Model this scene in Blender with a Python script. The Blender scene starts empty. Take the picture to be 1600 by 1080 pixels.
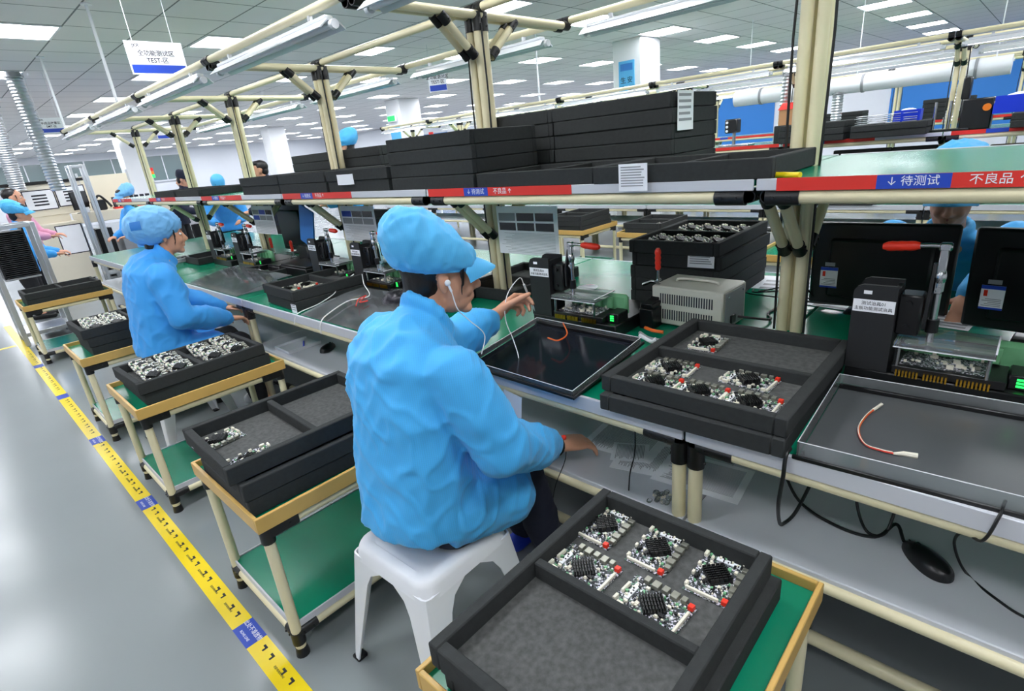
import bpy, bmesh, math, random
from mathutils import Vector, Matrix, noise
PI = math.pi
RND = random.Random(11)
SC = bpy.context.scene
COL = SC.collection

# ------------------------------------------------------------------ camera, world, exposure
CH = 1.55
CAM_R = Matrix(((0.67507, -0.315788, 0.666752), (-0.731646, -0.170512, 0.660016), (-0.094736, -0.933383, -0.346152)))
FPX = 846.08
cam = bpy.data.cameras.new('camera')
cam.sensor_width = 36.0
cam.lens = FPX / 1600 * 36
cam.clip_start = 0.05
cam.clip_end = 100
co = bpy.data.objects.new('camera', cam)
COL.objects.link(co)
_r = [CAM_R[i][0] for i in range(3)]; _d = [CAM_R[i][1] for i in range(3)]; _f = [CAM_R[i][2] for i in range(3)]
co.matrix_world = Matrix(((_r[0], -_d[0], -_f[0], 0), (_r[1], -_d[1], -_f[1], 0), (_r[2], -_d[2], -_f[2], CH), (0, 0, 0, 1)))
SC.camera = co
SC.view_settings.view_transform = 'Standard'
SC.view_settings.look = 'None'
SC.view_settings.gamma = 1
SC.view_settings.exposure = 0.7
SC.view_settings.use_curve_mapping = False
W = bpy.data.worlds.new('world'); SC.world = W; W.use_nodes = True
W.node_tree.nodes['Background'].inputs[0].default_value = (0.86, 0.93, 1.0, 1)
W.node_tree.nodes['Background'].inputs[1].default_value = 0.35
PANEL_GLOW = 15.0
TUBE_GLOW = 5.0


def at(px, py, x=None, y=None, z=None):
    d = CAM_R @ Vector((px - 800, py - 540, FPX))
    t = (z - CH) / d.z if z is not None else (x / d.x if x is not None else y / d.y)
    return Vector((0, 0, CH)) + d * t


# ------------------------------------------------------------------ mesh builder
def frame(d):
    d = Vector(d).normalized()
    a = Vector((0, 0, 1)) if abs(d.z) < 0.9 else Vector((1, 0, 0))
    u = d.cross(a).normalized()
    return u, d.cross(u).normalized()


class MB:
    def __init__(s):
        s.v = []; s.f = []; s.m = []; s.mi = 0; s.M = None

    def add(s, vs, fs):
        o = len(s.v)
        s.v += [tuple(s.M @ Vector(p)) if s.M else tuple(p) for p in vs]
        s.f += [[i + o for i in f] for f in fs]
        s.m += [s.mi] * len(fs)
        return s

    def box(s, a, b, c=0.0):
        x0, y0, z0 = a; x1, y1, z1 = b
        if c <= 0:
            return s.add([(x0, y0, z0), (x1, y0, z0), (x1, y1, z0), (x0, y1, z0), (x0, y0, z1), (x1, y0, z1), (x1, y1, z1), (x0, y1, z1)],
                         [(0, 3, 2, 1), (4, 5, 6, 7), (0, 1, 5, 4), (1, 2, 6, 5), (2, 3, 7, 6), (3, 0, 4, 7)])
        X = (x0, x1); Y = (y0, y1); Z = (z0, z1); vs = []; idx = {}
        for i in (0, 1):
            for j in (0, 1):
                for k in (0, 1):
                    p = [X[i], Y[j], Z[k]]; sg = (1 - 2 * i, 1 - 2 * j, 1 - 2 * k)
                    for ax in range(3):
                        q = [p[t] + (0 if t == ax else sg[t] * c) for t in range(3)]
                        idx[i, j, k, ax] = len(vs); vs.append(q)
        fs = []
        for ax in range(3):
            o1, o2 = (ax + 1) % 3, (ax + 2) % 3
            for sd in (0, 1):
                ring = []
                for (p, q) in ((0, 0), (1, 0), (1, 1), (0, 1)):
                    key = [0, 0, 0]; key[ax] = sd; key[o1] = p; key[o2] = q
                    ring.append(idx[key[0], key[1], key[2], ax])
                fs.append(ring if sd else ring[::-1])
            for p in (0, 1):
                for q in (0, 1):
                    k0 = [0, 0, 0]; k1 = [0, 0, 0]
                    k0[ax] = 0; k1[ax] = 1; k0[o1] = k1[o1] = p; k0[o2] = k1[o2] = q
                    f = [idx[(*k0, o1)], idx[(*k1, o1)], idx[(*k1, o2)], idx[(*k0, o2)]]
                    fs.append(f if p != q else f[::-1])
        for i in (0, 1):
            for j in (0, 1):
                for k in (0, 1):
                    f = [idx[i, j, k, 0], idx[i, j, k, 1], idx[i, j, k, 2]]
                    fs.append(f if (i + j + k) % 2 else f[::-1])
        return s.add(vs, fs)

    def cyl(s, p0, p1, r, r1=None, n=12, cap=True):
        p0 = Vector(p0); p1 = Vector(p1); r1 = r if r1 is None else r1
        u, w = frame(p1 - p0); vs = []
        for p, rr in ((p0, r), (p1, r1)):
            for i in range(n):
                a = 2 * PI * i / n; vs.append(p + (u * math.cos(a) + w * math.sin(a)) * rr)
        fs = [(i, (i + 1) % n, n + (i + 1) % n, n + i) for i in range(n)]
        if cap: fs += [tuple(range(n))[::-1], tuple(range(n, 2 * n))]
        return s.add(vs, fs)

    def loft(s, rings, cap=True):
        n = len(rings[0]); vs = [p for r in rings for p in r]; fs = []
        for k in range(len(rings) - 1):
            for i in range(n):
                fs.append((k * n + i, k * n + (i + 1) % n, (k + 1) * n + (i + 1) % n, (k + 1) * n + i))
        if cap:
            fs += [tuple(range(n))[::-1], tuple(range((len(rings) - 1) * n, len(rings) * n))]
        return s.add(vs, fs)

    def tube(s, pts, r, n=8, rad=None, cap=True):
        pts = [Vector(p) for p in pts]; rings = []; u = None
        for i, p in enumerate(pts):
            d = (pts[min(i + 1, len(pts) - 1)] - pts[max(i - 1, 0)]).normalized()
            if u is None: u, _w = frame(d)
            u = (u - d * u.dot(d)).normalized(); w = d.cross(u)
            rr = rad[i] if rad else r
            rings.append([p + (u * math.cos(2 * PI * k / n) + w * math.sin(2 * PI * k / n)) * rr for k in range(n)])
        return s.loft(rings, cap)

    def prism(s, poly, z0, z1, ax=2):
        n = len(poly)
        def P(a, b, z):
            return (a, b, z) if ax == 2 else ((a, z, b) if ax == 1 else (z, a, b))
        vs = [P(a, b, z0) for a, b in poly] + [P(a, b, z1) for a, b in poly]
        fs = [(i, (i + 1) % n, n + (i + 1) % n, n + i) for i in range(n)] + [tuple(range(n))[::-1], tuple(range(n, 2 * n))]
        return s.add(vs, fs)

    def ell(s, c, r, n=16, m=10, rot=None):
        c = Vector(c); vs = []; fs = []
        for j in range(1, m):
            t = PI * j / m
            for i in range(n):
                a = 2 * PI * i / n
                p = Vector((r[0] * math.sin(t) * math.cos(a), r[1] * math.sin(t) * math.sin(a), r[2] * math.cos(t)))
                vs.append(c + (rot @ p if rot else p))
        a0 = Vector((0, 0, r[2])); b0 = -a0
        vs += [c + (rot @ a0 if rot else a0), c + (rot @ b0 if rot else b0)]
        for j in range(m - 2):
            for i in range(n):
                fs.append((j * n + i, (j + 1) * n + i, (j + 1) * n + (i + 1) % n, j * n + (i + 1) % n))
        T = len(vs) - 2; e = (m - 2) * n
        for i in range(n):
            fs.append((T, i, (i + 1) % n)); fs.append((T + 1, e + (i + 1) % n, e + i))
        return s.add(vs, fs)

    def mesh(s, name, mats, ang=40):
        me = bpy.data.meshes.new(name)
        me.from_pydata([tuple(p) for p in s.v], [], [tuple(f) for f in s.f])
        for m in (mats if isinstance(mats, (list, tuple)) else [mats]): me.materials.append(m)
        if any(s.m): me.polygons.foreach_set('material_index', s.m)
        bm = bmesh.new(); bm.from_mesh(me)
        bmesh.ops.recalc_face_normals(bm, faces=bm.faces); bm.to_mesh(me); bm.free()
        me.polygons.foreach_set('use_smooth', [True] * len(me.polygons))
        me.set_sharp_from_angle(angle=math.radians(ang))
        me.update()
        return me

    def build(s, name, mats, parent=None, ang=40):
        return link(name, s.mesh(name, mats, ang), parent)


def link(name, me, parent=None):
    o = bpy.data.objects.new(name, me); COL.objects.link(o)
    if parent is not None: o.parent = parent
    return o


def tag(o, label=None, cat=None, group=None, kind=None):
    if label: o['label'] = label
    if cat: o['category'] = cat
    if group: o['group'] = group
    if kind: o['kind'] = kind
    return o


def thing(name, label, cat, loc=(0, 0, 0), rz=0.0, group=None):
    o = bpy.data.objects.new(name, None); COL.objects.link(o)
    o.empty_display_size = 0.05
    o.location = loc; o.rotation_euler = (0, 0, rz)
    return tag(o, label, cat, group)


KIDS = {}
def dup(root, loc, rz=0.0, label=None, group=None, rot=None):
    if root.name not in KIDS:
        KIDS[root.name] = [(ch, list(ch.children)) for ch in root.children]
    r = root.copy(); COL.objects.link(r); r.location = loc; r.rotation_euler = rot or (0, 0, rz)
    if label: r['label'] = label
    if group: r['group'] = group
    for ch, gs in KIDS[root.name]:
        c = ch.copy(); COL.objects.link(c); c.parent = r
        for g in gs:
            d = g.copy(); COL.objects.link(d); d.parent = c
    return r


def text_mesh(txt, size, mat, name='lettering', parent=None, M=None, ext=0.0002, align='CENTER', squash=1.0, bold=.003):
    cu = bpy.data.curves.new(name, 'FONT')
    cu.body = txt; cu.size = size; cu.align_x = align; cu.align_y = 'CENTER'; cu.extrude = ext; cu.offset = size * bold; cu.resolution_u = 2
    o = bpy.data.objects.new(name, cu); COL.objects.link(o)
    dg = bpy.context.evaluated_depsgraph_get()
    me = bpy.data.meshes.new_from_object(o.evaluated_get(dg))
    bpy.data.objects.remove(o)
    if squash != 1.0:
        for v in me.vertices: v.co.x *= squash
    if M is not None: me.transform(M)
    me.materials.clear(); me.materials.append(mat)
    me.name = name
    return link(name, me, parent)


def plane_M(o, ux, uy):
    # matrix that puts local x along ux, local y along uy at o
    ux = Vector(ux).normalized(); uy = Vector(uy); uy = (uy - ux * uy.dot(ux)).normalized(); uz = ux.cross(uy)
    return Matrix(((ux.x, uy.x, uz.x, o[0]), (ux.y, uy.y, uz.y, o[1]), (ux.z, uy.z, uz.z, o[2]), (0, 0, 0, 1)))


# ------------------------------------------------------------------ materials
def lin(c):
    return tuple(((v / 255) / 12.92 if v / 255 <= 0.04045 else ((v / 255 + 0.055) / 1.055) ** 2.4) for v in c)


def mat(name, col, rough=0.5, metal=0.0, var=0.0, scale=20.0, bump=0.0, bscale=200.0, spec=0.5, trans=0.0, emit=0.0, alpha=1.0, coat=0.0, sheen=0.0):
    m = bpy.data.materials.new(name); m.use_nodes = True
    nt = m.node_tree; b = nt.nodes['Principled BSDF']; L = nt.links
    c = (*lin(col), 1)
    b.inputs['Base Color'].default_value = c
    b.inputs['Roughness'].default_value = rough
    b.inputs['Metallic'].default_value = metal
    b.inputs['Specular IOR Level'].default_value = spec
    b.inputs['Transmission Weight'].default_value = trans
    b.inputs['Alpha'].default_value = alpha
    b.inputs['Coat Weight'].default_value = coat
    b.inputs['Sheen Weight'].default_value = sheen
    if emit:
        b.inputs['Emission Color'].default_value = c; b.inputs['Emission Strength'].default_value = emit
    tc = nt.nodes.new('ShaderNodeTexCoord')
    nz = nt.nodes.new('ShaderNodeTexNoise'); nz.inputs['Scale'].default_value = scale; nz.inputs['Detail'].default_value = 4
    L.new(tc.outputs['Object'], nz.inputs['Vector'])
    if var:
        mx = nt.nodes.new('ShaderNodeMix'); mx.data_type = 'RGBA'
        mx.inputs['A'].default_value = tuple(max(0, v * (1 - var)) for v in c[:3]) + (1,)
        mx.inputs['B'].default_value = tuple(min(1, v * (1 + var)) for v in c[:3]) + (1,)
        L.new(nz.outputs['Fac'], mx.inputs['Factor']); L.new(mx.outputs['Result'], b.inputs['Base Color'])
    if bump:
        n2 = nt.nodes.new('ShaderNodeTexNoise'); n2.inputs['Scale'].default_value = bscale; n2.inputs['Detail'].default_value = 3
        L.new(tc.outputs['Object'], n2.inputs['Vector'])
        bp = nt.nodes.new('ShaderNodeBump'); bp.inputs['Strength'].default_value = bump; bp.inputs['Distance'].default_value = 0.002
        L.new(n2.outputs['Fac'], bp.inputs['Height']); L.new(bp.outputs['Normal'], b.inputs['Normal'])
    return m


M = {}
M['foam'] = mat('black_foam', (54, 56, 56), 0.92, var=0.22, scale=60, bump=0.25, bscale=500, spec=0.25)
M['felt'] = mat('grey_felt', (84, 85, 84), 0.95, var=0.55, scale=75, bump=0.3, bscale=400, spec=0.2)
M['pipe'] = mat('cream_pipe', (232, 222, 184), 0.32, var=0.06, scale=8, spec=0.5)
M['joint'] = mat('black_joint', (22, 22, 23), 0.38, var=0.2, scale=30)
M['green'] = mat('green_mat', (6, 132, 98), 0.22, var=0.07, scale=4, spec=0.5, bump=0.02, bscale=300)
M['edge'] = mat('grey_edge', (205, 207, 214), 0.35, var=0.04, scale=10)
M['lshelf'] = mat('grey_laminate', (208, 211, 217), 0.35, var=0.05, scale=5)
M['lip'] = mat('tan_lip', (212, 172, 96), 0.4, var=0.1, scale=12)
M['black'] = mat('black_plastic', (18, 18, 20), 0.35, var=0.2, scale=20)
M['blackm'] = mat('black_matt_plastic', (30, 31, 33), 0.55, var=0.15, scale=20, bump=0.1, bscale=900)
M['bluek'] = mat('dark_blue_anodised', (24, 28, 40), 0.35, var=0.15, scale=10)
M['white'] = mat('white_plastic', (236, 238, 242), 0.35, var=0.03, scale=6)
M['paper'] = mat('paper', (246, 247, 251), 0.7, var=0.03, scale=10)
M['ink'] = mat('ink', (30, 32, 44), 0.7)
M['steel'] = mat('steel', (200, 202, 205), 0.22, 1.0, var=0.1, scale=15)
M['alu'] = mat('aluminium', (205, 208, 212), 0.32, 0.85, var=0.06, scale=10)
M['refl'] = mat('white_reflector', (226, 230, 236), 0.25, 0.35, var=0.05, scale=6)
M['red'] = mat('red_grip', (238, 52, 28), 0.4, var=0.08, scale=40)
M['redlab'] = mat('red_label', (226, 52, 42), 0.4, var=0.04, scale=10)
M['blulab'] = mat('blue_label', (34, 72, 186), 0.4, var=0.04, scale=10)
M['pcbg'] = mat('green_resin', (118, 182, 132), 0.3, var=0.12, scale=40)
M['pcb'] = mat('board_black', (30, 36, 38), 0.4)
M['gold'] = mat('gold_pin', (222, 172, 60), 0.3, 1.0)
M['conn'] = mat('white_connector', (238, 232, 214), 0.45)
M['port'] = mat('metal_port', (150, 150, 138), 0.35, 0.7, var=0.2, scale=90)
M['cable'] = mat('black_cable', (20, 21, 22), 0.45)
M['wwire'] = mat('white_cable', (240, 240, 240), 0.4)
M['rwire'] = mat('red_wire', (210, 60, 46), 0.45)
M['orange'] = mat('orange_wire', (236, 106, 34), 0.45)
M['yellow'] = mat('yellow_tape', (246, 216, 22), 0.3, var=0.05, scale=12)
M['skin'] = mat('skin', (214, 158, 128), 0.5, var=0.07, scale=18, bump=0.08, bscale=300, spec=0.35)
M['lips'] = mat('lips', (170, 90, 84), 0.45)
M['hair'] = mat('hair', (20, 16, 16), 0.4, var=0.4, scale=60, bump=0.4, bscale=160)
M['eyew'] = mat('eye_white', (230, 226, 222), 0.3)
M['navy'] = mat('navy_cloth', (24, 28, 48), 0.85, var=0.15, scale=30, bump=0.2, bscale=500)
M['tblack'] = mat('black_cloth', (22, 22, 26), 0.85, var=0.15, scale=30, bump=0.2, bscale=500)
M['wcloth'] = mat('white_cloth', (226, 222, 228), 0.8, var=0.04, scale=12)
M['pink'] = mat('pink_cloth', (226, 160, 186), 0.8, var=0.08, scale=30)
M['beige'] = mat('beige_panel', (226, 218, 198), 0.45, var=0.04, scale=5)
M['psu'] = mat('ivory_metal', (214, 212, 198), 0.42, var=0.03, scale=6, bump=0.05, bscale=900)
M['bluebin'] = mat('blue_bin', (30, 62, 214), 0.35)
M['bluecl'] = mat('blue_board', (44, 124, 204), 0.5)
M['wallw'] = mat('white_paint', (226, 229, 236), 0.6, var=0.02, scale=3)
M['card'] = mat('cardboard', (190, 140, 96), 0.7, var=0.08, scale=9)
M['grey'] = mat('grey_plastic', (150, 152, 156), 0.45)
M['pillarw'] = mat('pillar_paint', (232, 233, 236), 0.5, var=0.02, scale=3)
M['sky'] = mat('poster_blue', (84, 178, 232), 0.5, var=0.15, scale=5)
M['gled'] = mat('green_led', (40, 230, 90), 0.4, emit=1.2)
M['oled'] = mat('beacon_orange', (240, 130, 30), 0.35)
M['rled'] = mat('beacon_red', (230, 40, 40), 0.35)
M['exit'] = mat('exit_green', (10, 170, 90), 0.4, emit=0.6)
M['tube'] = mat('lamp_tube', (255, 255, 255), 0.3, emit=TUBE_GLOW)
M['panel'] = mat('lamp_diffuser', (247, 250, 255), 0.4, emit=PANEL_GLOW)
M['screen'] = mat('dark_screen', (26, 30, 38), 0.12, var=0.3, scale=6, spec=0.6)
M['shoe'] = mat('blue_slipper', (26, 60, 190), 0.6)


def glass_mat(name, col, fac, rough=0.04):
    m = bpy.data.materials.new(name); m.use_nodes = True; nt = m.node_tree; nt.nodes.clear()
    o = nt.nodes.new('ShaderNodeOutputMaterial'); t = nt.nodes.new('ShaderNodeBsdfTransparent'); g = nt.nodes.new('ShaderNodeBsdfGlossy')
    d = nt.nodes.new('ShaderNodeBsdfDiffuse'); fr = nt.nodes.new('ShaderNodeFresnel'); fr.inputs[0].default_value = 1.49
    nz = nt.nodes.new('ShaderNodeTexNoise'); nz.inputs['Scale'].default_value = 9; nz.inputs['Detail'].default_value = 6
    tc = nt.nodes.new('ShaderNodeTexCoord'); nt.links.new(tc.outputs['Object'], nz.inputs['Vector'])
    mr = nt.nodes.new('ShaderNodeMapRange'); mr.inputs[1].default_value = 0.45; mr.inputs[2].default_value = 0.8; mr.inputs[3].default_value = fac; mr.inputs[4].default_value = fac * 2.6
    nt.links.new(nz.outputs['Fac'], mr.inputs[0])
    t.inputs[0].default_value = (0.93, 0.96, 0.96, 1); g.inputs['Roughness'].default_value = rough; d.inputs[0].default_value = (*lin(col), 1)
    a = nt.nodes.new('ShaderNodeMixShader'); b = nt.nodes.new('ShaderNodeMixShader')
    nt.links.new(mr.outputs[0], a.inputs[0]); nt.links.new(t.outputs[0], a.inputs[1]); nt.links.new(d.outputs[0], a.inputs[2])
    nt.links.new(fr.outputs[0], b.inputs[0]); nt.links.new(a.outputs[0], b.inputs[1]); nt.links.new(g.outputs[0], b.inputs[2])
    nt.links.new(b.outputs[0], o.inputs[0])
    return m


M['gpanel'] = mat('grey_panel', (86, 89, 91), 0.3, var=0.18, scale=5)
M['acryl'] = glass_mat('clear_acrylic', (235, 240, 243), 0.10)
M['film'] = glass_mat('clear_film', (225, 232, 236), 0.10, 0.1)


def cloth_mat(name, col, line=0.20, pitch=180.0, rough=0.62):
    # woven anti-static fabric: faint grid of conductive thread
    m = mat(name, col, rough, var=0.06, scale=10, sheen=0.15, spec=0.3)
    nt = m.node_tree; L = nt.links; b = nt.nodes['Principled BSDF']
    tc = nt.nodes.new('ShaderNodeTexCoord')
    prev = b.inputs['Base Color'].links[0].from_socket
    for ax, wt in (((.75, -.66, 0), 1.0), ((.1, .1, 1), .35)):
        dt = nt.nodes.new('ShaderNodeVectorMath'); dt.operation = 'DOT_PRODUCT'
        L.new(tc.outputs['Object'], dt.inputs[0]); dt.inputs[1].default_value = ax
        ml = nt.nodes.new('ShaderNodeMath'); ml.operation = 'MULTIPLY'; ml.inputs[1].default_value = pitch; L.new(dt.outputs['Value'], ml.inputs[0])
        fr = nt.nodes.new('ShaderNodeMath'); fr.operation = 'FRACT'; L.new(ml.outputs[0], fr.inputs[0])
        gt = nt.nodes.new('ShaderNodeMath'); gt.operation = 'GREATER_THAN'; gt.inputs[1].default_value = 0.8; L.new(fr.outputs[0], gt.inputs[0])
        sc = nt.nodes.new('ShaderNodeMath'); sc.operation = 'MULTIPLY'; sc.inputs[1].default_value = line * wt; L.new(gt.outputs[0], sc.inputs[0])
        mx = nt.nodes.new('ShaderNodeMix'); mx.data_type = 'RGBA'; mx.inputs['B'].default_value = (*[min(1, v * 0.35) for v in lin(col)], 1)
        L.new(sc.outputs[0], mx.inputs['Factor']); L.new(prev, mx.inputs['A']); prev = mx.outputs['Result']
    L.new(prev, b.inputs['Base Color'])
    return m


M['jacket'] = cloth_mat('blue_smock_cloth', (74, 180, 246))
M['jacket2'] = cloth_mat('royal_blue_smock_cloth', (64, 164, 242), 0.06)
M['cap'] = cloth_mat('blue_cap_cloth', (84, 184, 240), 0.08)
M['cap2'] = cloth_mat('pale_blue_cap_cloth', (118, 184, 236), 0.05)


def tiled(name, base, line, px_, py_, ox, oy, w=0.012, rough=0.8):
    m = mat(name, base, rough, var=0.04, scale=1.2)
    nt = m.node_tree; L = nt.links; b = nt.nodes['Principled BSDF']
    tc = nt.nodes.new('ShaderNodeTexCoord'); sp = nt.nodes.new('ShaderNodeSeparateXYZ'); L.new(tc.outputs['Object'], sp.inputs[0])
    outs = []
    for ax, p, o in ((0, px_, ox), (1, py_, oy)):
        a = nt.nodes.new('ShaderNodeMath'); a.operation = 'SUBTRACT'; a.inputs[1].default_value = o - w / 2; L.new(sp.outputs[ax], a.inputs[0])
        d = nt.nodes.new('ShaderNodeMath'); d.operation = 'DIVIDE'; d.inputs[1].default_value = p; L.new(a.outputs[0], d.inputs[0])
        f = nt.nodes.new('ShaderNodeMath'); f.operation = 'FRACT'; L.new(d.outputs[0], f.inputs[0])
        g = nt.nodes.new('ShaderNodeMath'); g.operation = 'LESS_THAN'; g.inputs[1].default_value = w / p; L.new(f.outputs[0], g.inputs[0])
        outs.append(g.outputs[0])
    mx = nt.nodes.new('ShaderNodeMath'); mx.operation = 'MAXIMUM'; L.new(outs[0], mx.inputs[0]); L.new(outs[1], mx.inputs[1])
    c = nt.nodes.new('ShaderNodeMix'); c.data_type = 'RGBA'; prev = b.inputs['Base Color'].links[0].from_socket
    L.new(prev, c.inputs['A']); c.inputs['B'].default_value = (*lin(line), 1); L.new(mx.outputs[0], c.inputs['Factor'])
    L.new(c.outputs['Result'], b.inputs['Base Color'])
    return m


# ------------------------------------------------------------------ the room
CEIL = 2.9
def floor_mat():
    m = mat('grey_epoxy', (138, 144, 146), 0.16, var=0.05, scale=1.6, spec=0.38)
    nt = m.node_tree; b = nt.nodes['Principled BSDF']; tc = nt.nodes.new('ShaderNodeTexCoord')
    nz = nt.nodes.new('ShaderNodeTexNoise'); nz.inputs['Scale'].default_value = 3; nz.inputs['Detail'].default_value = 5
    mr = nt.nodes.new('ShaderNodeMapRange'); mr.inputs[3].default_value = 0.14; mr.inputs[4].default_value = 0.26
    nt.links.new(tc.outputs['Object'], nz.inputs['Vector']); nt.links.new(nz.outputs['Fac'], mr.inputs[0]); nt.links.new(mr.outputs[0], b.inputs['Roughness'])
    return m


X0, X1, Y0, Y1 = -6.0, 17.0, -6.0, 30.0
tag(MB().box((X0, Y0, -0.1), (X1, Y1, 0)).build('floor', floor_mat()), kind='structure')
tag(MB().box((X0, Y0, CEIL), (X1, Y1, CEIL + 0.1)).build('ceiling', tiled('ceiling_tile', (232, 229, 231), (122, 124, 128), 0.6, 0.6, 0.19, -0.1, 0.014)), kind='structure')
tag(MB().box((X1, Y0, 0), (X1 + 0.15, Y1, CEIL)).build('wall_right', M['wallw']), kind='structure')
tag(MB().box((X0, Y1, 0), (X1, Y1 + 0.15, CEIL)).build('wall_back', M['wallw']), kind='structure')
tag(MB().box((X0 - 0.15, Y0, 0), (X0, Y1, CEIL)).build('wall_left', M['wallw']), kind='structure')

# ceiling lights: recessed square troffers on a 1.8 x 2.4 m grid
lt = thing('ceiling_light', 'square white ceiling panel light, first in the row above the aisle', 'ceiling light', (0, 0, CEIL), 0, 'square panel lights in the ceiling')
fb = MB()
for a, b in (((-.295, -.295), (.295, -.275)), ((-.295, .275), (.295, .295)), ((-.295, -.275), (-.275, .275)), ((.275, -.275), (.295, .275))):
    fb.box((*a, -0.012), (*b, 0.004))
fb.build('frame', M['white'], lt)
MB().box((-.275, -.275, -0.006), (.275, .275, 0.002)).build('diffuser', M['panel'], lt)
first = True
for i in range(-2, 9):
    for j in range(-3, 10):
        x = 1.09 + 1.8 * i; y = 6.8 + 2.4 * j
        if y > Y1 - .5 or x > X1 - .4: continue
        if first: lt.location = (x, y, CEIL); first = False
        else: dup(lt, (x, y, CEIL))
def pix(p):
    q = CAM_R.transposed() @ (Vector(p) - Vector((0, 0, CH)))
    return (800 + FPX * q.x / q.z, 540 + FPX * q.y / q.z) if q.z > .05 else None


NTH = ['first', 'second', 'third', 'fourth', 'fifth', 'sixth', 'seventh', 'eighth', 'ninth', 'tenth', 'eleventh', 'twelfth']
rows = {}
for o in list(COL.objects):
    if o.name.startswith('ceiling_light'):
        q = pix(o.location)
        if q and -40 < q[0] < 1640 and -30 < q[1] < 420: rows.setdefault(round(o.location.y, 1), []).append(o)
        else: o['label'] = 'square white panel light in the ceiling outside the picture'
for r_, y in enumerate(sorted(rows)):
    for c_, o in enumerate(sorted(rows[y], key=lambda o: o.location.x)):
        o['label'] = 'square ceiling panel light, ' + NTH[c_] + ' from the left in the ' + NTH[r_] + ' nearest row'
# ------------------------------------------------------------------ pipe-and-joint workbenches
ORD = ['first', 'second', 'third', 'fourth', 'fifth', 'sixth', 'seventh', 'eighth', 'ninth']


def joint(mb_parent, a, b, r, name='joint'):
    # black sleeve round a pipe end with two flange screws
    m = MB(); m.cyl(a, b, r * 1.22, n=14)
    a = Vector(a); b = Vector(b); u, w = frame(b - a)
    for t in (0.25, 0.75):
        p = a.lerp(b, t); m.cyl(p + u * r * 1.15, p + u * r * 1.42, r * .22, n=6)
        m.cyl(p - u * r * 1.15, p - u * r * 1.42, r * .22, n=6)
    m.build(name, M['joint'], mb_parent)


def pipe(name, p0, p1, r, parent, j0=True, j1=True, jl=0.07):
    o = MB().cyl(p0, p1, r, n=14).build(name, M['pipe'], parent)
    p0 = Vector(p0); p1 = Vector(p1); d = (p1 - p0).normalized()
    if j0: joint(o, p0, p0 + d * jl, r)
    if j1: joint(o, p1 - d * jl, p1, r)
    return o


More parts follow.
